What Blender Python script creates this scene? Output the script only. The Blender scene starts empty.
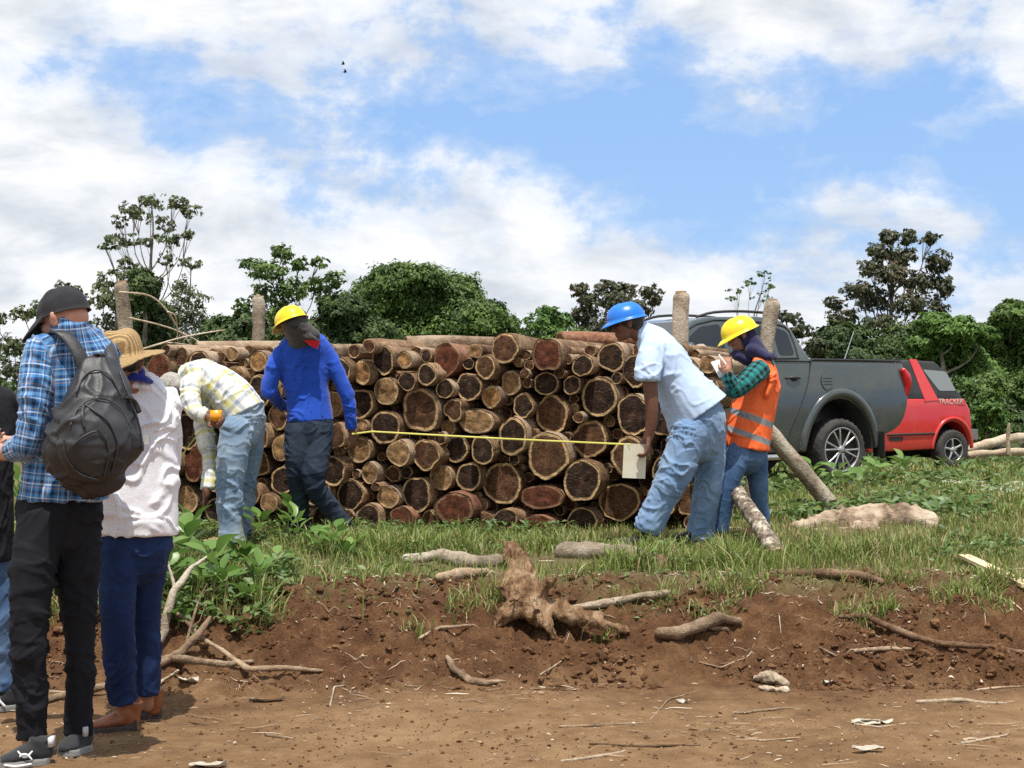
import bpy, math, random
import numpy as np
from mathutils import Vector, Matrix
rnd = random.Random(11)
rng = np.random.default_rng(5)
F, CZ = 1500.0, 1.43
sc = bpy.context.scene
COL = sc.collection
R = math.radians

def P(px, py, d):
    return np.array([(px-512)/F*d, d, CZ+(384-py)/F*d])

# ---------------------------------------------------------------- noise
def _h(ix, iy, iz, s):
    n = (ix*374761393 + iy*668265263 + iz*2147483647 + s*1274126177) & 0xffffffff
    n = ((n ^ (n >> 13))*1274126177) & 0xffffffff
    n = ((n ^ (n >> 16))*2246822519) & 0xffffffff
    return ((n ^ (n >> 15)) & 0xffffff)/8388607.5 - 1.0
def vn(p, s=0):
    p = np.asarray(p, float); i = np.floor(p).astype(np.int64); f = p-i; u = f*f*f*(f*(f*6-15)+10)
    out = 0
    for a in (0,1):
        wa = u[:,0] if a else 1-u[:,0]
        for b in (0,1):
            wb = u[:,1] if b else 1-u[:,1]
            for c in (0,1):
                wc = u[:,2] if c else 1-u[:,2]
                out = out + wa*wb*wc*_h(i[:,0]+a, i[:,1]+b, i[:,2]+c, s)
    return out
def fbm(p, o=4, s=0, g=.5):
    p = np.asarray(p, float); r = 0; a = 1; t = 0
    for k in range(o):
        r = r+a*vn(p*(2.03**k)+k*17.3, s+k); t += a; a *= g
    return r/t
def fbm2(x, y, sc_, o=4, s=0, g=.5):
    return fbm(np.stack([x*sc_, y*sc_, np.zeros_like(x)+.37], 1), o, s, g)
def sstep(a, b, x):
    t = np.clip((x-a)/(b-a), 0, 1); return t*t*(3-2*t)
def nrm(v):
    v = np.asarray(v, float); return v/(np.linalg.norm(v)+1e-12)

# ---------------------------------------------------------------- objects
def mesh_np(name, V, Fq, mat=None, smooth=True, attrs=None, uv=None):
    """V (N,3); Fq list of arrays of faces, each (M,k)"""
    me = bpy.data.meshes.new(name)
    if not isinstance(Fq, (list, tuple)): Fq = [Fq]
    Fq = [f for f in Fq if len(f)]
    nl = sum(f.size for f in Fq); nf = sum(len(f) for f in Fq)
    me.vertices.add(len(V)); me.vertices.foreach_set('co', np.asarray(V, np.float32).ravel())
    me.loops.add(nl); me.polygons.add(nf)
    idx = np.concatenate([f.ravel() for f in Fq]).astype(np.int32)
    me.loops.foreach_set('vertex_index', idx)
    tot = np.concatenate([np.full(len(f), f.shape[1]) for f in Fq]).astype(np.int32)
    st = np.concatenate([[0], np.cumsum(tot)[:-1]]).astype(np.int32)
    me.polygons.foreach_set('loop_start', st)
    me.polygons.foreach_set('loop_total', tot)
    me.polygons.foreach_set('use_smooth', np.full(nf, smooth))
    me.update(calc_edges=True)
    if attrs:
        for k, a in attrs.items():
            a = np.asarray(a, np.float32)
            if a.ndim == 1:
                at = me.attributes.new(k, 'FLOAT', 'POINT'); at.data.foreach_set('value', a)
            else:
                at = me.attributes.new(k, 'FLOAT_VECTOR', 'POINT'); at.data.foreach_set('vector', a.ravel())
    if mat: me.materials.append(mat)
    me.validate()
    return me

def thing(name, label, cat, loc=(0,0,0), group=None):
    o = bpy.data.objects.new(name, None); COL.objects.link(o)
    o.empty_display_size = .1
    o.location = tuple(float(c) for c in loc); o['label'] = label; o['category'] = cat
    if group: o['group'] = group
    return o
def worldloc(o):
    l = np.array(o.location)
    while o.parent: o = o.parent; l = l+np.array(o.location)
    return l
def link(name, me, parent=None):
    """mesh vertices are in world coordinates; the object gets its parent's origin"""
    o = bpy.data.objects.new(name, me); COL.objects.link(o)
    if parent is not None:
        o.parent = parent
        me.transform(Matrix.Translation(Vector(-worldloc(parent))))
    return o
def solo(name, me, label, cat, loc=None, group=None):
    o = bpy.data.objects.new(name, me); COL.objects.link(o)
    if loc is not None:
        me.transform(Matrix.Translation(Vector([-float(c) for c in loc]))); o.location = tuple(float(c) for c in loc)
    o['label'] = label; o['category'] = cat
    if group: o['group'] = group
    return o
def setting(name, me, kind='structure'):
    o = bpy.data.objects.new(name, me); COL.objects.link(o); o['kind'] = kind; return o

class MB:
    """collects closed shapes"""
    def __init__(s): s.V = []; s.Q = []; s.T = []; s.n = 0; s.A = []
    def add(s, V, Q=None, T=None, a=None):
        V = np.asarray(V, float).reshape(-1, 3)
        if Q is not None and len(Q): s.Q.append(np.asarray(Q)+s.n)
        if T is not None and len(T): s.T.append(np.asarray(T)+s.n)
        s.V.append(V); s.n += len(V)
        if a is not None: s.A.append(np.asarray(a, float))
        return s
    def rings(s, G, cap0=True, cap1=True, closed=True):
        m, n, _ = G.shape; V = G.reshape(-1, 3); Q = []
        i, j = np.meshgrid(np.arange(m-1), np.arange(n if closed else n-1), indexing='ij')
        i = i.ravel(); j = j.ravel(); k = (j+1) % n
        Q = np.stack([i*n+j, i*n+k, (i+1)*n+k, (i+1)*n+j], 1)
        T = []; V = list(V); jj = np.arange(n); kk = (jj+1) % n
        if cap0: V.append(G[0].mean(0)); c = len(V)-1; T.append(np.stack([kk, jj, np.full(n, c)], 1))
        if cap1: V.append(G[-1].mean(0)); c = len(V)-1; b = (m-1)*n; T.append(np.stack([b+jj, b+kk, np.full(n, c)], 1))
        s.add(np.array(V), Q, np.concatenate(T) if T else None); return s
    def loft(s, pts, ra, rb=None, lat=None, n=16, sub=4, round0=True, round1=True, ex=2.0):
        """smooth tube through pts; ra = half width along lat, rb = half depth"""
        pts = np.asarray(pts, float); m = len(pts)
        ra = np.broadcast_to(np.asarray(ra, float), (m,)); rb = ra if rb is None else np.broadcast_to(np.asarray(rb, float), (m,))
        if m > 2 and sub > 1:
            X = np.concatenate([pts, ra[:,None], rb[:,None]], 1)
            X = np.concatenate([[2*X[0]-X[1]], X, [2*X[-1]-X[-2]]]); out = []
            for i in range(1, m):
                for k in range(sub):
                    t = k/sub; a, b, c, d = X[i-1], X[i], X[i+1], X[i+2]
                    out.append(.5*((2*b)+(-a+c)*t+(2*a-5*b+4*c-d)*t*t+(-a+3*b-3*c+d)*t**3))
            out.append(X[m]); X = np.array(out)
            pts = X[:, :3]; ra = np.maximum(X[:, 3], 1e-4); rb = np.maximum(X[:, 4], 1e-4)
        m = len(pts)
        T = np.gradient(pts, axis=0); T /= (np.linalg.norm(T, axis=1)[:,None]+1e-12)
        L = np.zeros((m,3))
        if lat is None:
            l0 = np.array([1.,0,0]) if abs(T[0][0]) < .8 else np.array([0,1.,0])
            for i in range(m):
                l0 = nrm(l0-T[i]*np.dot(l0, T[i])); L[i] = l0
        else:
            lat = np.asarray(lat, float)
            for i in range(m): L[i] = nrm(lat-T[i]*np.dot(lat, T[i]))
        B = np.cross(T, L)
        th = np.arange(n)/n*2*math.pi; c, q = np.cos(th), np.sin(th)
        if ex != 2: c = np.sign(c)*abs(c)**(2/ex); q = np.sign(q)*abs(q)**(2/ex)
        def ring(i, f=1., off=0.):
            return pts[i]+T[i]*off+f*(np.outer(c*ra[i], L[i])+np.outer(q*rb[i], B[i]))
        G = []
        if round0:
            r = min(ra[0], rb[0])
            for a in (80, 55, 28): G.append(ring(0, math.cos(R(a)), -r*math.sin(R(a))))
        for i in range(m): G.append(ring(i))
        if round1:
            r = min(ra[-1], rb[-1])
            for a in (28, 55, 80): G.append(ring(m-1, math.cos(R(a)), r*math.sin(R(a))))
        return s.rings(np.array(G))
    def ell(s, c, r, M=None, n=16, m=10):
        th = np.arange(n)/n*2*math.pi; G = []
        for k in range(1, m):
            a = math.pi*k/m
            G.append(np.stack([math.sin(a)*np.cos(th)*r[0], math.sin(a)*np.sin(th)*r[1], np.full(n, -math.cos(a)*r[2])], 1))
        G = np.array(G)
        if M is not None: G = G@np.asarray(M).T
        return s.rings(G+np.asarray(c))
    def box(s, c, h, M=None):
        h = np.asarray(h, float)
        V = np.array([[x, y, z] for x in (-1,1) for y in (-1,1) for z in (-1,1)])*h
        if M is not None: V = V@np.asarray(M).T
        return s.add(V+np.asarray(c), [[0,1,3,2],[4,6,7,5],[0,4,5,1],[2,3,7,6],[0,2,6,4],[1,5,7,3]])
    def arrays(s): return np.concatenate(s.V), [np.concatenate(s.Q) if s.Q else np.zeros((0,4),int), np.concatenate(s.T) if s.T else np.zeros((0,3),int)]
    def mesh(s, name, mat, smooth=True, attrs=None):
        V, Fq = s.arrays(); return mesh_np(name, V, Fq, mat, smooth, attrs)
    def remesh(s, vox=.008, smooth=4):
        V, Fq = s.arrays(); me = mesh_np('tmp', V, Fq)
        o = bpy.data.objects.new('tmp', me); COL.objects.link(o)
        md = o.modifiers.new('r', 'REMESH'); md.mode = 'VOXEL'; md.voxel_size = vox
        if smooth:
            sm = o.modifiers.new('s', 'SMOOTH'); sm.factor = .5; sm.iterations = smooth
        dg = bpy.context.evaluated_depsgraph_get(); dg.update()
        ev = o.evaluated_get(dg); m2 = ev.to_mesh()
        Vn = np.zeros(len(m2.vertices)*3, np.float32); m2.vertices.foreach_get('co', Vn); Vn = Vn.reshape(-1,3).astype(float)
        Nn = np.zeros(len(m2.vertices)*3, np.float32); m2.vertices.foreach_get('normal', Nn); Nn = Nn.reshape(-1,3).astype(float)
        k = len(m2.polygons); lt = np.zeros(k, np.int32); m2.polygons.foreach_get('loop_total', lt)
        li = np.zeros(len(m2.loops), np.int32); m2.loops.foreach_get('vertex_index', li)
        ls = np.zeros(k, np.int32); m2.polygons.foreach_get('loop_start', ls)
        q = ls[lt == 4]; t = ls[lt == 3]
        Fo = [li[q[:,None]+np.arange(4)], li[t[:,None]+np.arange(3)]]
        ev.to_mesh_clear(); bpy.data.objects.remove(o); bpy.data.meshes.remove(me)
        return Vn, Nn, Fo

# ---------------------------------------------------------------- materials
class NT:
    def __init__(s, name):
        s.m = bpy.data.materials.new(name); s.m.use_nodes = True; s.t = s.m.node_tree
        s.b = s.t.nodes['Principled BSDF']; s.out = s.t.nodes['Material Output']
    def n(s, ty, **kw):
        x = s.t.nodes.new(ty)
        for k, v in kw.items(): setattr(x, k, v)
        return x
    def l(s, a, b): s.t.links.new(a, b)
    def inp(s, node, key, v):
        if hasattr(v, 'is_output') or isinstance(v, bpy.types.NodeSocket): s.l(v, node.inputs[key])
        else:
            if isinstance(v, (tuple, list)) and len(v) == 3 and node.inputs[key].type == 'RGBA': v = (*v, 1)
            node.inputs[key].default_value = v
    def obj(s): return s.n('ShaderNodeTexCoord').outputs['Object']
    def attr(s, nm, out='Vector'): x = s.n('ShaderNodeAttribute'); x.attribute_name = nm; return x.outputs[out]
    def map(s, v, scale=(1,1,1), loc=(0,0,0)):
        x = s.n('ShaderNodeMapping'); s.l(v, x.inputs[0]); x.inputs['Scale'].default_value = scale; x.inputs['Location'].default_value = loc; return x.outputs[0]
    def noise(s, v, scale=5., det=4., rough=.55, dist=0.):
        x = s.n('ShaderNodeTexNoise'); s.l(v, x.inputs['Vector']); x.inputs['Scale'].default_value = scale
        x.inputs['Detail'].default_value = det; x.inputs['Roughness'].default_value = rough; x.inputs['Distortion'].default_value = dist
        return x.outputs['Fac']
    def voro(s, v, scale=5., feat='F1', out='Distance'):
        x = s.n('ShaderNodeTexVoronoi', feature=feat); s.l(v, x.inputs['Vector']); x.inputs['Scale'].default_value = scale; return x.outputs[out]
    def ramp(s, f, stops, interp='LINEAR'):
        x = s.n('ShaderNodeValToRGB'); s.l(f, x.inputs[0]); r = x.color_ramp; r.interpolation = interp
        while len(r.elements) < len(stops): r.elements.new(.5)
        for e, (p, c) in zip(r.elements, stops):
            e.position = p; e.color = (c, c, c, 1) if not isinstance(c, (tuple, list)) else (*c[:3], 1)
        return x.outputs[0]
    def mix(s, f, a, b, mode='MIX'):
        x = s.n('ShaderNodeMix', data_type='RGBA', blend_type=mode)
        s.inp(x, 0, f); s.inp(x, 6, a); s.inp(x, 7, b); return x.outputs[2]
    def math(s, op, a, b=0., c=None):
        x = s.n('ShaderNodeMath', operation=op); s.inp(x, 0, a); s.inp(x, 1, b)
        if c is not None: s.inp(x, 2, c)
        return x.outputs[0]
    def vmath(s, op, a, b=(0,0,0)):
        x = s.n('ShaderNodeVectorMath', operation=op); s.inp(x, 0, a); s.inp(x, 1, b); return x.outputs[0]
    def sep(s, v): x = s.n('ShaderNodeSeparateXYZ'); s.l(v, x.inputs[0]); return x.outputs
    def bump(s, h, strength=.5, dist=.01, normal=None):
        x = s.n('ShaderNodeBump'); s.l(h, x.inputs['Height']); x.inputs['Strength'].default_value = strength
        x.inputs['Distance'].default_value = dist
        if normal is not None: s.l(normal, x.inputs['Normal'])
        return x.outputs[0]
    def fin(s, col=None, rough=.8, nor=None, metal=None, spec=None, **kw):
        if col is not None: s.inp(s.b, 'Base Color', col)
        s.inp(s.b, 'Roughness', rough)
        if nor is not None: s.l(nor, s.b.inputs['Normal'])
        if metal is not None: s.inp(s.b, 'Metallic', metal)
        if spec is not None: s.inp(s.b, 'Specular IOR Level', spec)
        for k, v in kw.items(): s.inp(s.b, k, v)
        return s.m
def rand_coords(m):
    """object coordinates shifted by the object's own random number"""
    r = m.n('ShaderNodeObjectInfo').outputs['Random']
    c = m.n('ShaderNodeCombineXYZ'); k = m.math('MULTIPLY', r, 53.); m.l(k, c.inputs[0]); m.l(k, c.inputs[1])
    return m.vmath('ADD', m.obj(), c.outputs[0]), r
def simple(name, col, rough=.6, var=.15, scale=12., bump=.0, bscale=60., metal=None, spec=None, **kw):
    m = NT(name); o = m.obj(); n = m.noise(o, scale, 4)
    c2 = tuple(c*(1-var) for c in col); c3 = tuple(min(1, c*(1+var)) for c in col)
    c = m.ramp(n, [(.3, c2), (.7, c3)])
    nor = m.bump(m.noise(o, bscale, 3), bump, .005) if bump else None
    return m.fin(c, rough, nor, metal, spec, **kw)
# ---------------------------------------------------------------- camera, light, sky
cam = bpy.data.cameras.new('camera'); co = bpy.data.objects.new('camera', cam); COL.objects.link(co)
cam.sensor_width = 36; cam.lens = 36*F/1024; cam.clip_end = 5000; co.location = (0,0,CZ); co.rotation_euler = (R(90),0,0)
sc.camera = co
sc.view_settings.view_transform = 'Standard'; sc.view_settings.look = 'None'; sc.view_settings.exposure = .42; sc.view_settings.gamma = 1
sc.cycles.use_denoising = True if False else False
SUN = nrm([.02, -.30, .94])
sl = bpy.data.lights.new('sun', 'SUN'); sl.energy = 4.4; sl.angle = R(.6); sl.color = (1, .955, .88)
so = bpy.data.objects.new('sun', sl); COL.objects.link(so)
so.rotation_euler = Vector(SUN).to_track_quat('Z', 'Y').to_euler(); so.location = (-10, 0, 30)
w = bpy.data.worlds.new('World'); sc.world = w; w.use_nodes = True
class WT(NT):
    def __init__(s): s.t = w.node_tree
W = WT()
bg = w.node_tree.nodes['Background']; bg.inputs['Strength'].default_value = .088
sky = W.n('ShaderNodeTexSky', sky_type='NISHITA'); sky.sun_disc = False
sky.sun_elevation = math.asin(SUN[2]); sky.sun_rotation = math.atan2(SUN[0], SUN[1]); sky.air_density = 1.0; sky.dust_density = .6; sky.ozone_density = 1.2
tc = W.n('ShaderNodeTexCoord').outputs['Generated']
x, y, z = W.sep(tc)[:3]
az = W.math('ARCTAN2', x, y); el = W.math('ARCSINE', z)
# softer, paler blue of the humid tropical air
blue = W.mix(.68, sky.outputs[0], (3.0, 5.2, 9.2))
cv = W.n('ShaderNodeCombineXYZ'); W.l(az, cv.inputs[0]); W.l(W.math('MULTIPLY', el, 1.55), cv.inputs[1])
n1 = W.noise(cv.outputs[0], 8.5, 9, .62, .15)
n2 = W.noise(W.map(cv.outputs[0], (1,1,1), (3.3,1.7,0)), 3.2, 4, .55)
# clear band running across the view
cen = W.math('MULTIPLY_ADD', az, -.09, .172)
d = W.math('ABSOLUTE', W.math('SUBTRACT', el, cen))
wd = W.math('MULTIPLY_ADD', az, .05, .042)
wd = W.math('MAXIMUM', wd, .012)
wd = W.math('MINIMUM', wd, .08)
cov = W.math('DIVIDE', W.math('SUBTRACT', d, wd), .055)
cov = W.math('MINIMUM', W.math('MAXIMUM', cov, -1.1), .95)
# higher up, half covered
hi = W.math('MULTIPLY', W.math('MAXIMUM', W.math('SUBTRACT', el, .36), 0), 1.8)
cov = W.math('SUBTRACT', cov, W.math('MINIMUM', hi, .8))
tot = W.math('ADD', W.math('MULTIPLY', cov, .19), W.math('MULTIPLY_ADD', n2, .35, -.175))
tot = W.math('ADD', tot, n1)
tot = W.math('ADD', tot, W.math('MULTIPLY', W.math('MAXIMUM', W.math('SUBTRACT', -.13 , az), 0), .85))
mask = W.ramp(tot, [(.41, 0), (.49, .25), (.56, .78), (.66, 1)])
n3 = W.noise(W.map(cv.outputs[0], (1.6,2.4,1), (9,4,0)), 7, 7, .6, .3)
cc = W.ramp(n3, [(.32, (5.7,6.1,6.7)), (.46, (7.2,7.5,7.9)), (.60, (8.7,8.8,8.95))])
low = W.ramp(el, [(.0, .12), (.10, .0)])
cc = W.mix(low, cc, (6.6,7.1,7.7))
W.l(W.mix(mask, blue, cc), bg.inputs['Color'])

# ---------------------------------------------------------------- terrain
def zf(x, y):
    x = np.asarray(x, float); y = np.asarray(y, float)
    sh = x.shape; x = x.ravel(); y = y.ravel()
    w1 = fbm2(x, y, .9, 3, 3)
    yb = 6.98+.30*w1+.12*fbm2(x, y, 2.6, 3, 19)+.05*np.sin(x*1.3)
    top = 8.25+.42*fbm2(x, y*0, .9, 4, 8)-.45*sstep(-.6, -2.4, x)
    t = np.clip((y-yb)/(top-yb), 0, 1)
    z = .36*(t**.8*(1-.35*(1-t))*.0+sstep(0, 1, t)**.85)
    bank = sstep(-.02, .15, t)*(1-sstep(.93, 1.12, (y-yb)/(top-yb)))
    lump = .060*fbm2(x, y, 2.4, 4, 21)+.085*np.abs(fbm2(x, y, 5.5, 4, 25))+.040*np.abs(fbm2(x, y, 15, 3, 27))+.016*fbm2(x, y, 38, 2, 29)-.03
    z = z+bank*lump*1.15
    z = z+.012*fbm2(x, y, 1.4, 4, 5)+.007*fbm2(x, y, 18, 3, 6)*sstep(14, 9, y)
    # faint wheel ruts in the road
    z = z-.012*(1-bank)*np.exp(-((y-6.35)/.22)**2)*sstep(7.0, 6.7, y)
    gr = sstep(8.2, 8.8, y)*sstep(30, 14, y); z = z+gr*.035*fbm2(x, y, 1.8, 3, 14)
    s = sstep(13, 34, y); z = z-.62*s
    z = z+.5*sstep(40, 120, y)*fbm2(x, y, .03, 2, 44)
    # low heap that the cut stump stands on
    z = z+.06*np.exp(-(((x-2.45)/.7)**2+((y-10.6)/.7)**2))
    z = z-.10*np.exp(-(((x-.36)/.30)**2+((y-7.72)/.20)**2))-.07*np.exp(-(((x-1.72)/.13)**2+((y-7.85)/.09)**2))-.05*np.exp(-(((x-.95)/.22)**2+((y-7.86)/.10)**2))
    return z.reshape(sh)
def graded(lo, hi, a, b, step, g):
    mid = list(np.arange(a, b+step/2, step)); r = [mid[-1]]; s = step
    while r[-1] < hi: s *= g; r.append(r[-1]+s)
    l = [mid[0]]; s = step
    while l[-1] > lo: s *= g; l.append(l[-1]-s)
    return np.array(l[1:][::-1]+mid+r[1:])
xs = graded(-500, 500, -2.95, 3.35, .0135, 1.045)
ys = np.concatenate([graded(-60, 5, 5.55, 8.5, .0125, 1.05)])
ys = ys[ys <= 8.6]
s_ = .0135; l_ = [ys[-1]]
while l_[-1] < 900: s_ *= 1.028; l_.append(l_[-1]+s_)
ys = np.concatenate([ys, l_[1:]])
X, Y = np.meshgrid(xs, ys); Zg = zf(X, Y)
V = np.stack([X.ravel(), Y.ravel(), Zg.ravel()], 1); nx = len(xs)
i, j = np.meshgrid(np.arange(len(ys)-1), np.arange(nx-1), indexing='ij')
Q = np.stack([i*nx+j, i*nx+j+1, (i+1)*nx+j+1, (i+1)*nx+j], -1).reshape(-1, 4)
yc = ys[i.ravel()]
def sub(V, Q):
    u, inv = np.unique(Q, return_inverse=True); return V[u], inv.reshape(Q.shape)
def ground_mat(name):
    m = NT(name); o = m.obj(); x, y, z = m.sep(o)[:3]
    a = m.noise(o, 1.1, 5, .6); b = m.noise(o, 7, 6, .65); c = m.noise(o, 60, 5, .7); d = m.voro(o, 95)
    track = m.ramp(m.math('ADD', m.math('MULTIPLY', a, .5), m.math('MULTIPLY', b, .5)), [(.35, (.150,.082,.039)), (.5, (.225,.132,.065)), (.66, (.32,.204,.108))])
    soil = m.ramp(m.math('ADD', m.math('MULTIPLY', b, .6), m.math('MULTIPLY', c, .4)), [(.32, (.046,.021,.010)), (.5, (.108,.052,.024)), (.68, (.20,.106,.050))])
    turf = m.ramp(m.math('ADD', m.math('MULTIPLY', b, .5), m.math('MULTIPLY', a, .5)), [(.36, (.13,.080,.045)), (.47, (.15,.115,.058)), (.62, (.13,.125,.050))])
    e = m.math('ADD', y, m.math('MULTIPLY', m.math('SUBTRACT', m.noise(o, 1.7, 6, .65), .5), 1.7))
    f1 = m.ramp(m.math('MULTIPLY', e, .1), [(.655, 0), (.735, 1)])
    f2 = m.ramp(m.math('MULTIPLY', e, .1), [(.79, 0), (.835, 1)])
    col = m.mix(f2, m.mix(f1, track, soil), turf)
    # pale specks of chaff, chips and pebbles
    sp = m.ramp(m.voro(m.map(o, (1,1,1)), 48), [(.0, 1), (.11, 0)], 'LINEAR'); sp2 = m.ramp(m.noise(o, 4, 3), [(.5, 0), (.62, .75)])
    col = m.mix(m.math('MULTIPLY', sp, sp2), col, (.42,.34,.24))
    # far field: green undergrowth
    far = m.ramp(m.math('MULTIPLY', y, .01), [(.22, 0), (.40, 1)])
    col = m.mix(far, col, m.ramp(b, [(.35, (.035,.055,.018)), (.65, (.075,.10,.035))]))
    h = m.math('ADD', m.math('MULTIPLY', c, 1.), m.math('MULTIPLY', d, .45)); h = m.math('ADD', h, m.math('MULTIPLY', m.noise(o, 240, 3, .7), .4))
    return m.fin(col, .95, m.bump(h, .9, .012), spec=.15)
GM = ground_mat('earth_and_turf')
v_, q_ = sub(V, Q[yc < 6.95]); setting('dirt_road', mesh_np('dirt_road', v_, q_, GM))
v_, q_ = sub(V, Q[yc >= 6.95]); setting('ground', mesh_np('ground', v_, q_, GM))
# ---------------------------------------------------------------- log pile
def face_mat(name, heart, heart2, sap, rim0=.835, crack=.7, red=False):
    m = NT(name); uv = m.n('ShaderNodeUVMap').outputs[0]; oc, r = rand_coords(m)
    u, v = m.sep(uv)[:2]
    n = m.noise(oc, 9, 4, .6); uu = m.math('ADD', u, m.math('MULTIPLY', m.math('SUBTRACT', n, .5), .20))
    uu = m.math('ADD', uu, m.math('MULTIPLY', m.math('SUBTRACT', r, .5), .08))
    col = m.ramp(uu, [(0, heart2), (.25, heart), (rim0-.10, tuple(.8*c for c in heart)), (rim0, heart), (rim0+.035, sap), (rim0+.13, tuple(.85*c for c in sap)), (.995, (.09,.055,.03))])
    blot = m.ramp(m.noise(oc, 22, 5, .65), [(.38, .38), (.62, 1.35)]); col = m.mix(.75, col, blot, 'MULTIPLY')
    rings = m.math('SINE', m.math('MULTIPLY', m.math('ADD', u, m.math('MULTIPLY', n, .16)), 95.)); rg = m.ramp(rings, [(.1, .78), (.9, 1.12)])
    col = m.mix(.5, col, rg, 'MULTIPLY')
    # radial cracks and rot
    cb = m.n('ShaderNodeCombineXYZ'); m.l(m.math('MULTIPLY', v, 26.), cb.inputs[0]); m.l(m.math('MULTIPLY', u, 1.6), cb.inputs[1]); m.l(m.math('MULTIPLY', r, 90.), cb.inputs[2])
    ck = m.noise(cb.outputs[0], 1., 3, .6); ckm = m.math('MULTIPLY', m.ramp(ck, [(.60, 0), (.68, crack)]), m.ramp(u, [(.08, 1), (.72, .9), (.86, 0)]))
    col = m.mix(ckm, col, (.018,.010,.007))
    # pale saw dust streaks
    sd = m.noise(m.map(oc, (3,3,30)), 8, 3, .6); col = m.mix(m.ramp(sd, [(.58, 0), (.75, .35)]), col, tuple(min(.5, c*1.5+.04) for c in sap))
    h = m.math('SUBTRACT', m.math('ADD', m.math('MULTIPLY', rings, .12), m.noise(oc, 60, 4)), ckm)
    return m.fin(col, .85, m.bump(h, .8, .008), spec=.2)
TONES = {
 'dark':   face_mat('dark_heartwood', (.038,.018,.011), (.072,.034,.018), (.52,.345,.175)),
 'brown':  face_mat('brown_heartwood', (.118,.054,.026), (.165,.080,.040), (.54,.36,.18)),
 'tan':    face_mat('tan_heartwood', (.34,.195,.088), (.22,.115,.05), (.50,.35,.20), .84),
 'orange': face_mat('orange_heartwood', (.40,.205,.075), (.30,.15,.06), (.55,.38,.20), .78, .5),
 'red':    face_mat('red_heartwood', (.125,.040,.020), (.06,.024,.015), (.24,.13,.07), .84)}
def bark_mat(name, a, b, c):
    m = NT(name); oc, r = rand_coords(m); st = m.map(oc, (1,1,1))
    n = m.noise(oc, 3.2, 5, .65, .4); f = m.noise(oc, 26, 5, .7)
    col = m.ramp(m.math('ADD', m.math('MULTIPLY', n, .65), m.math('MULTIPLY', f, .35)), [(.34, a), (.47, b), (.58, c), (.70, tuple(min(.6, k*1.25) for k in c))])
    k = m.ramp(r, [(0, .75), (1, 1.15)]); col = m.mix(1., col, k, 'MULTIPLY')
    return m.fin(col, .9, m.bump(m.math('ADD', f, m.math('MULTIPLY', m.noise(oc, 90, 3), .5)), 1., .015), spec=.15)
BARK = [bark_mat('bark', (.055,.030,.018), (.17,.10,.056), (.34,.225,.135)), bark_mat('pale_bark', (.13,.08,.05), (.30,.21,.14), (.42,.32,.225)), bark_mat('red_bark', (.08,.03,.018), (.19,.085,.05), (.32,.18,.11))]

def make_log(root, c, r, ax, L, tone, bark, seed, ecc=1., rough=.10, taper=.06, bend=.0, both=False, nseg=12, ffrac=0.0):
    """round log; c = centre of the near end, ax = axis direction, cut face looks back along -ax"""
    ax = nrm(ax); up = np.array([0,0,1.]); s_ = nrm(np.cross(ax, up)); t_ = np.cross(s_, ax)
    n = 30; th = np.arange(n)/n*2*math.pi
    cs = np.stack([np.cos(th), np.sin(th)], 1)
    def prof(v):
        p = np.stack([cs[:,0]*1.3+seed*3.1, cs[:,1]*1.3, np.full(n, v*.8+seed)], 1); q = np.stack([cs[:,0]*4+seed, cs[:,1]*4, np.full(n, v*5)], 1)
        return 1+rough*1.5*vn(p, 2)+rough*.45*vn(q, 7)
    G = []
    for k in range(nseg+1):
        v = k/nseg; rr = r*(1-taper*v)*prof(v*L)
        if k == 0: rr = rr*.985
        cc = c+ax*L*v+s_*bend*math.sin(v*3.1)*L+t_*bend*.4*math.sin(v*4)*L
        G.append(cc+np.outer(cs[:,0]*rr*ecc, s_)+np.outer(cs[:,1]*rr/ecc, t_))
    # shallow knots
    G = np.array(G); b = MB(); b.rings(G, cap0=False, cap1=not both)
    link('bark', b.mesh('bark', bark), root)
    def face(ring, inward, nm='cut_face'):
        cen = ring.mean(0); fr = [0, .3, .55, .75, .88, .97, 1.0]; Vv = [cen+inward*.004]; U = [(0,0)]; T = []; Qq = []
        for a, f in enumerate(fr[1:]):
            pt = cen+(ring-cen)*f
            j = vn(pt*22+seed, 3)*.008*(1 if f < .95 else 0)
            off = -inward*(.010*(1-f)**.5)*rough*4
            pt = pt+np.outer(j, inward)+off+(inward*.003)
            if f == 1.0: pt = ring+inward*.001
            Vv += list(pt); U += [(f, q/n) for q in range(n)]
        for q in range(n): T.append((0, 1+(q+1) % n, 1+q))
        for a in range(len(fr)-2):
            for q in range(n):
                p0 = 1+a*n; p1 = p0+n; Qq.append((p0+q, p0+(q+1) % n, p1+(q+1) % n, p1+q))
        me = mesh_np(nm, np.array(Vv), [np.array(Qq), np.array(T)], tone)
        uvl = me.uv_layers.new(name='UVMap'); U = np.array(U); li = np.zeros(len(me.loops), np.int32); me.loops.foreach_get('vertex_index', li)
        vv = U[li].copy(); lt = np.array([p.loop_total for p in me.polygons]); ls = np.array([p.loop_start for p in me.polygons])
        for k0, kl in zip(ls, lt):
            seg = vv[k0:k0+kl]; w_ = seg[:,0] > 0
            if (seg[w_,1].max()-seg[w_,1].min()) > .5: seg[w_ & (seg[:,1] < .5), 1] += 1
            if kl == 3: seg[~w_, 1] = seg[w_,1].mean()
        uvl.data.foreach_set('uv', vv.astype(np.float32).ravel())
        link(nm, me, root)
    face(G[0], ax)
    if both: face(G[-1], -ax)

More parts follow.
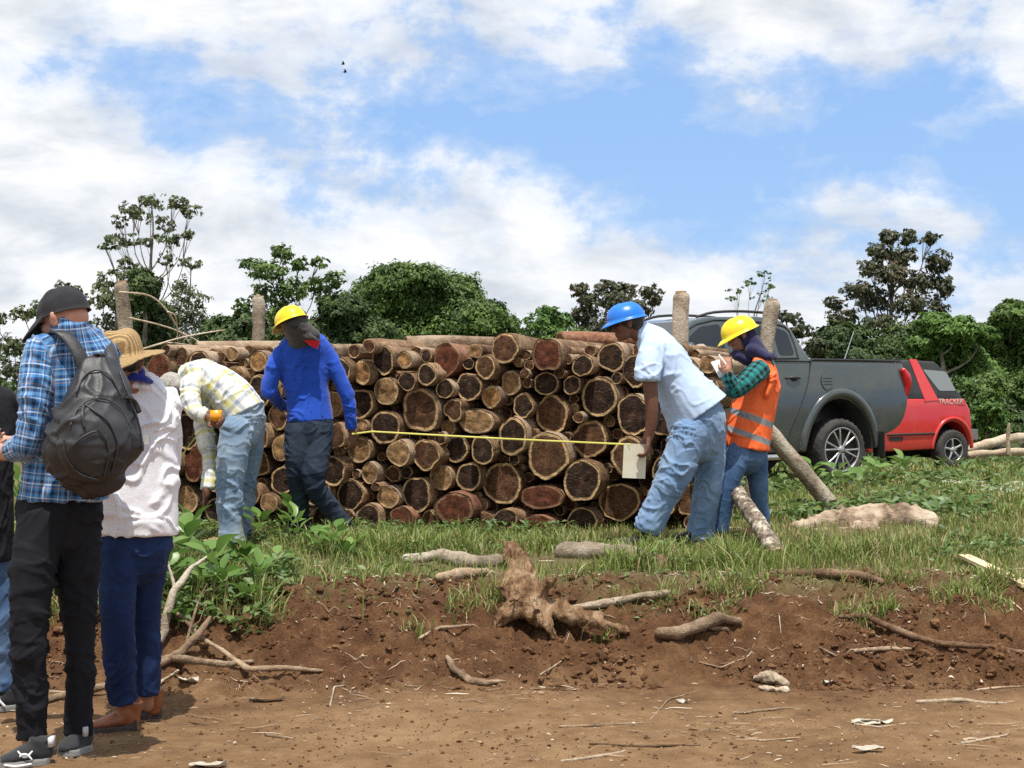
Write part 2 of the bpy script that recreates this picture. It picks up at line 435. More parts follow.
D0 = 11.0
LOGS = [ # px, py, r px, tone, x/z eccentricity, bark
 (359,372,11,'orange',.85,0),(383,360,13.5,'dark',.95,0),(404,359.5,8.5,'orange',1,1),(446,360,15.5,'red',.9,2),(504,349,15,'brown',1,0),
 (485,367,12,'brown',.95,0),(511,383,12,'tan',.93,1),(354,351,7,'brown',1,1),(369,346,7,'brown',1,0),(385,391,14.5,'tan',.97,0),
 (407,381,9.5,'dark',1,0),(427,374,11,'dark',.95,0),(445,389,9.5,'dark',1,1),(469,386,14,'dark',.95,0),(491,397,11,'orange',.95,1),
 (360,405,15,'dark',.9,0),(420,410,21,'brown',.93,1),(454,410,11.5,'brown',.95,0),(476,421,16,'tan',1.2,0),(512,437,17.5,'dark',.92,1),
 (385,427,16.5,'dark',.97,0),(359,450,14,'tan',1,0),(398,453,13,'tan',1,1),(427,456,15,'brown',1,0),(456,449,13,'dark',.95,0),
 (483,450,13.5,'dark',.95,0),(370,473,10,'tan',.9,1),(440,477,13,'tan',1,0),(470,477,13.5,'dark',1,0),(501,483,20,'brown',.95,0),
 (350,494,16,'dark',1,0),(388,497,12,'tan',1,1),(417,493,17,'dark',.95,0),(368,519,15,'dark',1,0),(402,518,12.5,'red',1.15,2),(456,509,19,'red',1.15,2),
 (547,354,16.5,'red',.95,0),(582,366,11.5,'dark',1,0),(610,357,15,'dark',1,1),(634,372,14,'dark',.8,0),(546,384,12.5,'dark',1.1,0),
 (573,386,10,'dark',.97,0),(600,398,20.5,'dark',.97,1),(523,406,12,'dark',.97,0),(552,413,18,'brown',.93,0),(633,413,19,'dark',.9,1),
 (590,440,20,'brown',1,0),(547,458,22.5,'brown',.93,1),(583,481,21,'dark',.95,0),(628,456,20,'brown',.93,0),(541,500,17,'red',1.45,2),
 (536,521,14,'red',1.5,2),(619,502,21.5,'brown',1.05,2),(583,521,14,'dark',1.1,0),
 (158,368,14,'red',.9,0),(199,361,11,'dark',1,1),(258,361,10.5,'orange',1,1),(234,377,12,'tan',1,0),(259,391,14,'dark',.9,0),(258,436,12,'brown',.95,0),
 (278,417,12,'brown',.9,0),(281,448,12,'tan',.9,1),(260,464,12.5,'brown',1,0),(282,481,14.5,'dark',.95,0),(250,495,11,'brown',1,0),
 (269,503,10,'tan',1,0),(287,510,11,'brown',1,0),(333,470,14,'dark',.95,0),(336,436,12,'brown',.9,0),(334,404,12,'tan',.9,0),(186,431,17,'dark',.9,0),
 (196,466,14,'red',.8,2),(184,501,15,'tan',1,0),(176,398,15,'dark',1,0),(215,400,14,'brown',1,0),(306,401,13,'brown',1,0),(309,431,14,'dark',1,0),
 (307,462,13,'brown',1,0),(312,492,14,'brown',1,0),(321,519,12,'dark',1,0),(214,478,14,'brown',1,0),(228,451,13,'dark',1,0),(216,511,13,'dark',1,0),
 (245,520,12,'brown',1,0),(160,430,13,'brown',1,0),(165,466,14,'dark',1,0),(155,400,12,'tan',1,0),(168,520,13,'dark',1,0),(340,371,13,'dark',1,0),
 (320,374,11,'brown',1,0),(288,376,12,'dark',1,0),(305,352,9,'tan',1,1),(330,352,8,'brown',1,1),(656,392,14,'brown',1,0),(664,362,12,'dark',1,1),(664,424,14,'dark',1,0),
 (688,500,15,'brown',.9,2),(668,470,15,'dark',1,0),(661,503,15,'brown',1,0),(690,462,12,'brown',1,0),(687,432,14,'brown',1,0),(688,398,14,'dark',1,0),(687,368,12,'tan',1,1),
 (708,364,9,'tan',1,1),(710,386,10,'tan',1,0),(232,354,7,'tan',1,1),(480,521,12,'brown',1.1,0),(505,519,11,'dark',1.1,0),(430,520,10,'brown',1,0),(646,523,10,'dark',1,0),
]
L0 = np.array([[l[0], l[1], l[2]] for l in LOGS], float)
base = L0.copy()
for it in range(60):      # settle: push overlapping logs a little apart
    for a in range(len(L0)):
        dd = L0[:, :2]-L0[a, :2]; ds = np.hypot(dd[:,0], dd[:,1]); ds[a] = 999
        ov = (L0[:,2]+L0[a,2])*.985-ds
        for b in np.where(ov > 0)[0]:
            dv = dd[b]/max(ds[b], .1); L0[b,:2] += dv*ov[b]*.22; L0[a,:2] -= dv*ov[b]*.22
            if ov[b] > 2: L0[b,2] *= .997; L0[a,2] *= .997
    L0[:, :2] += (base[:, :2]-L0[:, :2])*.05
ALL = [(L0[k,0], L0[k,1], L0[k,2], LOGS[k][3], LOGS[k][4], LOGS[k][5], 0.) for k in range(len(LOGS))]
# fill the gaps with thinner logs that sit further back in the pile
occ = [(a[0], a[1], a[2]) for a in ALL]
for _ in range(9000):
    x_, y_ = rnd.uniform(165, 700), rnd.uniform(350, 528)
    dmin = min(math.hypot(x_-a, y_-b)-c for a, b, c in occ)
    if 3.75 < dmin < 12:
        occ.append((x_, y_, dmin)); ALL.append((x_, y_, dmin+.6, rnd.choice(['dark','brown','brown','tan']), 1., rnd.choice([0,0,1]), rnd.uniform(.03, .20)))
ALL.sort(key=lambda a: a[0])
AX = lambda: nrm([math.sin(R(20+rnd.uniform(-2.2,2.2))), math.cos(R(20)), math.sin(R(rnd.uniform(-.9,.9)))])
LAND = [(100,165,'behind the straw hat woman'),(165,212,'behind the stooping man'),(212,262,"past the stooping man's hips"),(262,300,'left of the blue shirt man'),(300,342,'behind the blue shirt man'),
        (342,375,'right of the blue shirt man'),(375,410,"below the green mound's peak"),(410,440,"just right of the mound's peak"),(440,470,"below the mound's right slope"),
        (470,500,'just left of the stump'),(500,530,'straight above the stump'),(530,562,'just right of the stump'),(562,595,'left of the blue helmet'),(595,622,"under the blue helmet's brim"),(622,660,"by the blue helmet man's chest"),
        (660,760,'behind the blue helmet man')]
SIDES = {1:[''], 2:[' left half,',' right half,'], 3:[' left third,',' middle third,',' right third,'], 4:[' leftmost quarter,',' second quarter,',' third quarter,',' rightmost quarter,']}
ORD = ['topmost','second','third','fourth','fifth','sixth','seventh','eighth','ninth','tenth','eleventh','twelfth','thirteenth','fourteenth','fifteenth','sixteenth']
HW = {'dark':'dark hearted','brown':'brown hearted','tan':'tan hearted','orange':'orange hearted','red':'reddish'}
colidx = {}
for a in sorted(ALL, key=lambda a: a[1]):
    for ci, (x0, x1, nm) in enumerate(LAND):
        if x0 <= a[0] < x1: colidx.setdefault(ci, []).append(a); break
lab = {}
for ci, lst in colidx.items():
    ns = min(4, max(1, math.ceil(len(lst)/11))); lo = min(a[0] for a in lst)-.01; hi = max(a[0] for a in lst)+.01
    for q in range(ns):
        ss = [a for a in lst if int((a[0]-lo)/(hi-lo)*ns) == q]
        for k, a in enumerate(ss):
            size = 'thin' if a[2] < 9.5 else 'thick' if a[2] > 15.5 else 'medium'
            place = 'lowest one' if k == len(ss)-1 else 'topmost one' if k == 0 else ORD[min(k, 15)]+' from top'
            lab[id(a)] = '%s %s log, %s,%s %s' % (size, HW[a[3]], place, SIDES[ns][q], LAND[ci][2])
for k, a in enumerate(ALL):
    px, py, r, tone, ecc, bk, dep = a
    d = D0+dep+rnd.uniform(-.10, .07); r_m = r*D0/F
    c = P(px, py, d)
    if py < 372 and px < 340 and dep == 0 and px > 215: c = P(px, py, d)
    L_ = 2.5+rnd.uniform(-.15, .2)-dep
    if px > 590: L_ = 2.4-(px-590)/120*1.25-dep
    t = thing('log', lab[id(a)], 'log', c, 'logs stacked in the pile')
    make_log(t, c, r_m, AX(), L_, TONES[tone], BARK[bk], k*1.37+1, ecc, rough=.07 if tone in ('tan','orange') else .11, bend=rnd.uniform(-.008, .008))
# loose logs lying across the top of the pile
for px, py, d, r, ang, L_, tone, bk, lb in [
   (196,352,11.9,.085,64,1.5,'tan',1,'bleached thin log lying across the top left of the pile'),
   (405,346,11.9,.075,66,1.1,'brown',1,'weathered log lying across the pile top near its middle'),
   (560,341,12.2,.075,60,.9,'brown',2,'rough brown log lying across the pile top left of blue helmet')]:
    c = P(px, py, d); t = thing('log', lb, 'log', c, 'logs lying across the pile top')
    make_log(t, c, r, nrm([math.sin(R(ang)), math.cos(R(ang)), .0]), L_, TONES[tone], BARK[bk], px*.1, rough=.14, bend=.02, both=True)
# ---------------------------------------------------------------- foliage
def leaf_mat(name, stops, rough=.55, trans=.25):
    m = NT(name); a = m.attr('lc', 'Fac'); col = m.ramp(a, stops)
    m.fin(col, rough, spec=.35)
    tr = m.n('ShaderNodeBsdfTranslucent'); m.l(m.mix(.3, col, (.5,.7,.1), 'MULTIPLY') if False else col, tr.inputs[0])
    mx = m.n('ShaderNodeMixShader'); mx.inputs[0].default_value = trans
    m.l(m.b.outputs[0], mx.inputs[1]); m.l(tr.outputs[0], mx.inputs[2]); m.l(mx.outputs[0], m.out.inputs[0])
    return m.m
LM = {
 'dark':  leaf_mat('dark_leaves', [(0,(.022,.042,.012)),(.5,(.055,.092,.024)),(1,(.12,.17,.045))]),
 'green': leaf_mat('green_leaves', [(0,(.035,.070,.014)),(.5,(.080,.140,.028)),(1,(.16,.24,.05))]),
 'bright':leaf_mat('bright_leaves', [(0,(.045,.10,.018)),(.5,(.09,.175,.032)),(1,(.17,.27,.055))]),
 'olive': leaf_mat('olive_leaves', [(0,(.045,.065,.025)),(.5,(.095,.12,.048)),(1,(.22,.23,.11))]),
 'rust':  leaf_mat('rusty_leaves', [(0,(.040,.055,.024)),(.50,(.085,.100,.045)),(.72,(.12,.100,.060)),(1,(.22,.170,.115))]),
}
TRUNK = bark_mat('tree_bark', (.10,.085,.065), (.20,.175,.14), (.34,.31,.26))
def rand_dir(n, g): v = g.normal(size=(n,3)); return v/np.linalg.norm(v, axis=1)[:,None]
def leaves(C, N, size, g, aspect=.5, fold=.0, up=.5):
    """one bent leaf (two quads) per centre C, roughly facing N"""
    n = len(C); nn = N+rand_dir(n, g)*.8+np.array([0,0,up]); nn /= np.linalg.norm(nn, axis=1)[:,None]
    d = rand_dir(n, g); d -= nn*(d*nn).sum(1)[:,None]; d /= np.linalg.norm(d, axis=1)[:,None]+1e-9
    s = np.cross(nn, d); L = (size*g.uniform(.6, 1.3, n))[:,None]; Wd = L*aspect*.5
    dr = np.array([0,0,-1.])*L*.22
    p0 = C-d*L*.5; p3 = C+d*L*.5+dr; a = C-d*L*.1+s*Wd+nn*L*.03; b = C-d*L*.1-s*Wd+nn*L*.03
    V = np.stack([p0, a, p3, b], 1).reshape(-1, 3); k = np.arange(n)*4
    return V, np.stack([k, k+1, k+2, k+3], 1)
def crown_np(blobs, size, g, dens, hollow=.55, aspect=.55, rough=.35, clump=None):
    """blobs: (centre, radii, n) ; leaf clumps gathered near each blob's surface"""
    Cs, Ns, Ls = [], [], []
    for c, r, n in blobs:
        n = int(n*dens); c = np.array(c); r = np.array(r)
        if clump:
            k = max(3, int(n/clump)); d = rand_dir(k, g); rad = g.uniform(hollow, 1.05, k)**.6
            # uneven outline
            rad *= 1+rough*vn(d*2.2+c*.7, 9)
            cc = d*rad[:,None]; tone = g.uniform(-.22, .22, k)
            idx = g.integers(0, k, n); cs = .16*min(r)/np.max([np.mean(r), .1])
            pt = cc[idx]+rand_dir(n, g)*(g.uniform(0, 1, n)**.5)[:,None]*(.20+.10*g.uniform(0,1,n))[:,None]
            dd = pt/np.linalg.norm(pt, axis=1)[:,None]; tn = tone[idx]
        else:
            dd = rand_dir(n, g); rad = g.uniform(hollow, 1, n)**.5*(1+rough*vn(dd*2.6+c*.5, 9)); pt = dd*rad[:,None]; tn = 0
        p = c+pt*r
        Cs.append(p); Ns.append(dd); Ls.append(.5+tn+g.uniform(-.22, .22, n)+.25*vn(p*.9, 4))
    C = np.concatenate(Cs); N = np.concatenate(Ns); l = np.clip(np.concatenate(Ls), 0, 1)
    V, Q = leaves(C, N, size, g, aspect)
    return V, Q, np.repeat(l, 4)
def tree(name, label, D, foot, blobs, leaf, size, kind, dens=1., trunk=.12, spread=.8, group=None, clump=None, hollow=.5, aspect=.55, fork=.35, jit=.35, rough=.35):
    """foot = px of trunk base; blobs = (px, py, rx, ry, n)"""
    g = np.random.default_rng(int(abs(foot)*7+D*13))
    s = D/F; gz = float(zf(np.array([(foot-512)*s]), np.array([D]))[0])
    base = np.array([(foot-512)*s, D, gz-.1]); B = []
    rs = 1.
    for px, py, rx, ry, n in blobs:
        c = P(px, py, D); c[1] += g.uniform(-1, 1)*spread
        B.append((c, (rx*s*rs, max(rx, ry)*s*.9*rs+.1, ry*s*rs), n))
    t = thing(name, label, 'tree' if name != 'bush' else 'bush', base, group)
    mb = MB(); top = np.array([b[0] for b in B]); w_ = np.array([b[2] for b in B], float)
    mid = (top*w_[:,None]).sum(0)/w_.sum(); H = max(top[:,2].max()-gz, .5)
    crown_low = top[:,2].min()
    f0 = base+np.array([0,0,max(.3, (crown_low-gz)*.75)]); f0[0] += (mid[0]-base[0])*.15
    ax = [base, (base+f0)/2+np.array([trunk*.4,0,0]), f0]
    topc = top[np.argmax(top[:,2])]
    for k in (.35, .7, 1.0):
        ax.append(f0*(1-k)+topc*k+np.array([g.uniform(-1,1), g.uniform(-1,1), 0])*.04*H*(1-k))
    ax = np.array(ax); rad = np.array([trunk*1.2, trunk, trunk*.85, trunk*.6, trunk*.38, trunk*.15])
    mb.loft(ax, rad, n=8, sub=3)
    for c, r, n in B:
        z0 = c[2]-(r[2]+np.hypot(c[0]-mid[0], 0)*.7+.25*H*fork)
        zz = np.clip(z0, ax[1][2], ax[-2][2]); k = np.searchsorted(ax[:,2], zz)-1; k = int(np.clip(k, 0, len(ax)-2))
        f = (zz-ax[k][2])/max(ax[k+1][2]-ax[k][2], 1e-3); st = ax[k]*(1-f)+ax[k+1]*f
        m_ = (st+c)/2+np.array([g.uniform(-.1,.1), g.uniform(-.1,.1), .0])*H*.3+np.array([(c[0]-st[0])*.15, 0, -.05*H])
        mb.loft(np.array([st, m_, c]), np.array([trunk*.38, trunk*.22, trunk*.08]), n=6, sub=3)
        for _ in range(4):
            e = c+rand_dir(1, g)[0]*np.array(r)*.85
            mb.loft(np.array([(m_+c)/2, (c+e)/2+g.normal(size=3)*.05, e]), np.array([trunk*.13, trunk*.08, trunk*.03]), n=5, sub=2)
    link('trunk', mb.mesh('trunk', TRUNK), t)
    if hollow < .45: size *= .78; dens *= .50; clump = 9
    else: size *= .80; dens *= 1.45
    V, Q, l = crown_np(B, size, g, dens, hollow, aspect, rough, clump)
    link('crown', mesh_np('crown', V, [Q], LM[leaf], False, {'lc': l}), t)
    return t
BG = 'trees growing along the far side of the clearing'
# tall open tree at the left
tree('broadleaf_tree','tall spindly tree with an open crown, highest above the left of the log pile',55,152,
 [(128,207,12,9,60),(118,240,22,7,90),(150,200,16,9,80),(172,200,13,9,80),(185,208,12,8,60),(140,215,16,8,60),(160,222,14,9,60),(175,240,12,9,60),(104,247,8,4,30),(150,240,14,6,30),(186,232,9,7,30),(122,222,9,7,40)],
 'olive',.21,0,dens=7,trunk=.09,clump=14,hollow=.2,fork=.8)
tree('vine_covered_tree','dark dense narrow tree wrapped in vines left of the first timber stake',48,150,
 [(148,292,17,20,300),(152,325,20,24,300),(146,350,22,24,300)],'dark',.19,0,dens=14,trunk=.14,hollow=.55,clump=24)
tree('broadleaf_tree','thin olive tree with feathery boughs between the two left timber stakes',52,183,
 [(188,262,15,7,60),(178,285,14,10,70),(170,262,9,8,40),(195,300,20,10,110),(182,315,20,12,140),(205,325,24,14,180),(175,340,24,14,160),(213,345,24,14,160),(195,360,34,16,200)],
 'olive',.17,0,dens=9,trunk=.07,clump=16,hollow=.3)
tree('broadleaf_tree',"airy tree behind the black cap man's cap",50,118,
 [(112,278,17,10,90),(122,262,9,6,40),(103,295,16,12,100),(122,300,16,12,120),(112,322,18,14,120),(132,270,9,7,50),(98,338,14,12,70)],'olive',.20,0,dens=9,trunk=.08,clump=16,hollow=.3)
tree('broadleaf_tree','sparse dark tree rising just above the black cap',53,68,
 [(62,286,9,6,50),(75,292,12,7,70),(55,302,10,8,60),(85,304,12,8,70),(70,318,14,9,60),(92,330,14,12,90),(95,355,18,14,120)],'rust',.20,0,dens=7,trunk=.07,clump=14,hollow=.3)
tree('broadleaf_tree','leafy tree with sky gaps at the left edge of the picture',44,15,
 [(4,320,14,10,90),(20,314,12,8,80),(36,308,9,7,60),(2,345,14,12,100),(22,348,12,9,80),(38,330,9,8,60),(8,372,14,12,100),(30,372,12,10,60),(-14,330,12,12,80),(5,400,24,14,140),(36,395,20,14,100)],'olive',.17,0,dens=8,trunk=.07,clump=14,hollow=.3)
# centre left
tree('broadleaf_tree','loose tree with clumped green leaves behind the yellow helmet of the blue shirt man',50,285,
 [(282,252,13,8,90),(250,263,14,6,70),(300,264,10,7,70),(272,272,20,10,160),(295,290,20,12,160),(262,292,14,9,90),(322,264,9,6,50),(338,281,12,8,70),(318,285,14,9,90),(240,305,10,8,60),(280,312,24,14,200),(330,302,14,10,100),(345,320,16,12,100)],
 'green',.20,0,dens=9,trunk=.09,clump=16,hollow=.3)
tree('bush','low dark thicket between the first two timber stakes',46,235,
 [(225,335,22,16,250),(248,330,18,18,250),(212,350,22,18,200),(240,355,34,20,300),(275,345,26,20,300),(300,335,22,16,250)],'dark',.19,0,dens=12,trunk=.10,clump=26)
# great green mound
tree('mounded_tree','big dome of dense green foliage rising behind the middle of the log pile',56,405,
 [(405,292,38,26,900),(370,310,40,26,900),(445,306,38,27,900),(340,325,30,22,600),(470,325,34,20,700),(412,325,60,28,1100),(398,276,16,12,260),(425,283,18,12,260),(495,332,24,12,350),(385,345,60,24,800),(450,350,60,22,700)],
 'green',.21,0,dens=11,trunk=.22,spread=1.2,clump=30,hollow=.7)
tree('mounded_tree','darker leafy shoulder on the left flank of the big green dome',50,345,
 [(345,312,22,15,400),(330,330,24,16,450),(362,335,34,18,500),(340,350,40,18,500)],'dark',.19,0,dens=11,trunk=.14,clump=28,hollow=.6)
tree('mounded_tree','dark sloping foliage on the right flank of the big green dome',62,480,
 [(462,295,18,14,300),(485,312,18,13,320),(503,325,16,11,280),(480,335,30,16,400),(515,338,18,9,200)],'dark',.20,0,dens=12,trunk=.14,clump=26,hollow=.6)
tree('broadleaf_tree','small bright green tree left of the blue helmet',47,548,
 [(548,314,12,8,130),(538,324,14,9,170),(560,322,14,9,160),(550,336,24,10,260),(575,338,20,9,180)],'bright',.19,0,dens=9,trunk=.08,clump=18,hollow=.4)
tree('broadleaf_tree','greyish tree with an open reddish crown right behind the blue helmet',50,598,
 [(578,290,10,8,90),(590,300,13,9,110),(608,287,14,8,110),(628,287,12,7,90),(648,293,12,7,90),(655,301,8,6,50),(612,302,18,10,160),(585,315,16,10,140),(605,322,24,12,200),(635,308,18,10,130),(625,328,26,10,180),(590,335,28,10,200)],
 'rust',.20,0,dens=8,trunk=.08,clump=15,hollow=.3)
# behind the truck
tree('broadleaf_tree','faint wispy tree with nearly bare twigs above the roof of the grey truck',62,753,
 [(765,274,9,5,26),(752,282,10,5,26),(740,290,10,5,22),(772,285,8,5,22),(735,298,8,4,14),(760,295,12,6,18)],'green',.17,0,dens=7,trunk=.05,clump=8,hollow=.1,fork=1.)
tree('broadleaf_tree',"small olive tree just right of the leaning stake behind the truck's cab",50,795,
 [(785,316,10,6,70),(798,318,9,6,60),(803,330,10,8,80),(790,335,16,10,130),(812,345,12,10,110)],'rust',.19,0,dens=8,trunk=.06,clump=15,hollow=.3)
tree('broadleaf_tree','tall rust leaved tree with a pale trunk, highest one above the truck bed',57,900,
 [(892,236,12,9,120),(912,236,10,8,100),(928,240,9,7,90),(880,252,13,9,130),(905,256,16,10,170),(938,262,14,12,150),(868,268,13,9,120),(890,275,18,12,200),(922,282,18,12,180),(944,285,11,13,120),(855,290,17,10,150),(878,298,20,12,200),(905,304,18,12,180),(935,308,17,12,150),(833,303,12,6,70),(848,316,18,9,130),(878,324,20,12,160),(922,330,18,12,130),(835,332,14,9,80),(868,345,17,10,90)],
 'rust',.22,0,dens=9.5,trunk=.13,clump=16,hollow=.25,fork=.8)
tree('broadleaf_tree','dark green tree filling the gap above the truck bed',50,845,
 [(838,335,16,12,250),(828,350,18,12,260),(860,340,18,14,260),(852,362,30,18,400),(885,365,26,18,320),(826,372,18,16,220)],'dark',.20,0,dens=11,trunk=.11,clump=24)
tree('broadleaf_tree','bright green leafy tree standing over the red car',42,945,
 [(935,322,16,9,260),(950,330,20,12,320),(925,345,17,12,260),(965,350,22,14,350),(940,362,24,12,320),(980,335,12,9,150),(985,368,20,14,260)],'bright',.17,0,dens=10,trunk=.12,clump=24)
tree('broadleaf_tree','dark tree with a yellowish top at the right edge of the picture',46,1010,
 [(1005,318,20,11,300),(1018,308,14,9,200),(990,335,20,13,300),(1020,335,18,14,260),(1005,358,28,18,400),(1035,352,24,22,260),(1010,385,34,22,420)],'green',.18,0,dens=10,trunk=.13,clump=24)
tree('broadleaf_tree','very dark tree mass behind the red car',52,925,
 [(905,345,26,22,420),(940,375,34,24,450),(975,385,30,26,420),(900,385,34,24,320),(870,390,34,24,300),(955,410,40,24,400)],'dark',.20,0,dens=11,trunk=.15,clump=26)
tree('bush','pale green shrub just right of the red car',31,985,
 [(982,408,12,8,160),(995,418,14,9,180),(972,424,12,9,130),(1006,430,13,8,130),(990,436,20,7,160)],'bright',.11,0,dens=9,trunk=.03,clump=18)
tree('bush','dark shrub at the far right above the fallen poles',34,1022,
 [(1018,415,16,14,220),(1004,425,18,10,200),(1036,425,18,14,160)],'dark',.13,0,dens=10,trunk=.04,clump=20)
tree('bush','dark brushwood bank left of the red car, seen over the truck',36,880,[(800,405,30,20,350),(850,405,34,20,400),(905,400,30,22,400),(830,425,40,14,350),(900,425,40,14,350)],'dark',.15,0,dens=8,trunk=.05,clump=22)
tree('bush','mid green thicket along the far right edge of the clearing',39,1000,[(960,400,24,22,350),(1000,395,28,24,400),(1035,390,24,26,300),(985,425,40,14,400)],'green',.15,0,dens=9,trunk=.05,clump=22)
tree('bush','low thicket seen past the left edge of the log pile',38,130,[(95,400,30,24,300),(140,395,34,26,350),(60,410,34,22,300),(10,415,40,22,350)],'dark',.15,0,dens=6,trunk=.05,clump=22)
# far wood, one mass along the horizon
g = np.random.default_rng(77); B = []
for k in range(150):
    az_ = R(-34+68*k/149)+g.uniform(-.01, .01); d_ = g.uniform(66, 84); h_ = 2.6+1.1*vn(np.array([[k*.35,0,0]]), 3)[0]+g.uniform(-.4,.4)
    x_ = d_*math.tan(az_)
    B.append(((x_, d_, h_*.45-.5), (2.1, 2., h_*.62), 260))
V, Q, l = crown_np(B, .30, g, 2.6, .7, .6, .4, 24)
# a dense understorey fence of leaves nearer the ground
me = mesh_np('far_wood', V, [Q], LM['dark'], False, {'lc': l}); setting('far_wood', me, 'stuff')
# ---------------------------------------------------------------- grass and low plants
def leafy(name, stops, rough=.5, trans=.3): return leaf_mat(name, stops, rough, trans)
GR = leafy('grass_blades', [(0,(.42,.35,.18)),(.28,(.26,.24,.09)),(.42,(.135,.195,.040)),(1,(.25,.34,.075))])
def gmask(x, y):
    """how much grass grows at (x, y)"""
    n = fbm2(x, y, 1.5, 4, 51)
    edge = 8.22+.42*n+.22*fbm2(x, y, 5, 3, 53)-.55*sstep(-.9, -2.0, x)-.35*sstep(-1.8, -2.4, x)+.0*x
    edge = edge+.10*sstep(1.5, 3., x)
    m = sstep(edge, edge+.45, y)
    bare = sstep(.05, .26, fbm2(x+9, y, 1.3, 3, 61))*sstep(10.2, 9.2, y)*.85     # bare patches near the bank
    b2 = np.exp(-(((x+.35)/.75)**2+((y-8.75)/.35)**2))*.85
    b3 = np.exp(-(((x-2.45)/.55)**2+((y-10.5)/.5)**2))*.9
    b4 = sstep(.1,.35, fbm2(x, y, .6, 3, 71))*sstep(12, 16, y)*.5
    return m*(1-bare)*(1-b2)*(1-b3)*(1-b4)
def blades(n, xr, yr, h0, h1, w, g, hfun=None, lean=.5, power=1., force=0.):
    x = g.uniform(*xr, n); y = yr[0]+(yr[1]-yr[0])*g.uniform(0, 1, n)**power
    # gather into tufts
    tx = np.round(x/.16)*.16+.07*vn(np.stack([x//.16, y//.16, x*0], 1)*3.3, 5); ty = np.round(y/.16)*.16
    t = g.uniform(0, 1, n) < .55; x = np.where(t, tx+g.normal(0, .035, n), x); y = np.where(t, ty+g.normal(0, .035, n), y)
    k = g.uniform(0, 1, n) < np.maximum(gmask(x, y), force*(g.uniform(0,1,n) < sstep(-.1,.25,fbm2(x,y,4,3,99)))); x = x[k]; y = y[k]; n = len(x)
    z = zf(x, y)-.01
    hh = g.uniform(h0, h1, n)*(1+.55*fbm2(x, y, 1.3, 3, 33)+.5*vn(np.stack([np.round(x/.16)*3.1, np.round(y/.16)*2.7, x*0], 1), 8))
    if hfun is not None: hh = hh*hfun(x, y)
    hh = np.clip(hh, .02, .6)
    a = g.uniform(0, 2*math.pi, n); ln = g.uniform(.1, 1, n)*lean*hh
    dx = np.cos(a)*ln; dy = np.sin(a)*ln; px_ = -np.sin(a); py_ = np.cos(a); ww = w*g.uniform(.6, 1.4, n)
    ro = g.uniform(-.9, .9, n); px_, py_ = px_*np.cos(ro)-py_*np.sin(ro), px_*np.sin(ro)+py_*np.cos(ro)
    rows = []
    for f, wf in ((0, .8), (.45, 1.), (.8, .65), (1, .08)):
        zc = z+hh*(f-.28*f**3*np.minimum(ln/hh*1.6, 1)); cx = x+dx*f**1.8; cy = y+dy*f**1.8
        rows.append(np.stack([cx-px_*ww*wf*.5, cy-py_*ww*wf*.5, zc], 1)); rows.append(np.stack([cx+px_*ww*wf*.5, cy+py_*ww*wf*.5, zc], 1))
    V = np.stack(rows, 1).reshape(-1, 3); k0 = np.arange(n)*8
    Q = np.concatenate([np.stack([k0+2*i, k0+2*i+1, k0+2*i+3, k0+2*i+2], 1) for i in range(3)])
    l = np.clip(.55+.35*fbm2(x, y, .8, 3, 91)+g.uniform(-.3, .3, n), 0, 1); dry = g.uniform(0, 1, n) < .20+.22*sstep(.0,.5,fbm2(x, y, .55, 2, 95)); l = np.where(dry, l*.25, l)
    return V, Q, np.repeat(l, 8)
g = np.random.default_rng(3); parts_ = []
tall = lambda x, y: .85+.0*np.exp(-((y-10.35)/.55)**2)*sstep(2.4, 1.2, x)*sstep(-2.6,-2.,x)+.0*x
parts_.append(blades(70000, (-3.6, 4.4), (7.4, 9.6), .025, .11, .0055, g, tall))
parts_.append(blades(52000, (-3.8, 5.0), (9.4, 11.6), .025, .09, .0062, g, tall))
parts_.append(blades(42000, (1.2, 9.5), (11.4, 20), .03, .10, .011, g, None, .6, 1.2))
parts_.append(blades(9000, (-5.5, 1.5), (11.4, 20), .08, .22, .014, g))
parts_.append(blades(26000, (2., 20), (19, 34), .04, .16, .024, g, None, .6, 1.1))
for cx_, cy_, sx_, n_b, h_ in [(-.55,9.5,.9,2600,.19),(1.0,8.75,.45,1800,.20),(.55,9.6,.4,1400,.20),(2.1,9.2,.3,900,.20),(-2.2,8.3,.5,1600,.2),(-1.2,9.2,.5,1200,.15),(1.55,8.45,.3,700,.15),(3.1,9.9,.5,700,.14)]:
    parts_.append(blades(n_b, (cx_-sx_, cx_+sx_), (cy_-.28, cy_+.28), h_*.45, h_, .0075, g, None, .8))
parts_.append(blades(4200, (-2.6, -1.15), (7.45, 8.3), .04, .15, .006, g, None, .8, 1., .9))
parts_.append(blades(5500, (-2.6, 4.2), (7.75, 8.35), .04, .14, .006, g, None, .9, 1., .55))
for _ in range(34):
    cx_ = g.uniform(-1.6, 3.9); cy_ = g.uniform(7.55, 8.3)+.1*(cx_ > 2); r_ = g.uniform(.05, .16); parts_.append(blades(int(1500*r_), (cx_-r_, cx_+r_), (cy_-r_*.7, cy_+r_*.7), (.05), (.16 if cx_ < 1.4 else .10), .006, g, None, .95, 1., 1.))
V = []; Q = []; l = []; n_ = 0
for a, b, c in parts_: V.append(a); Q.append(b+n_); l.append(c); n_ += len(a)
setting('grass', mesh_np('grass', np.concatenate(V), [np.concatenate(Q)], GR, True, {'lc': np.concatenate(l)}), 'stuff')
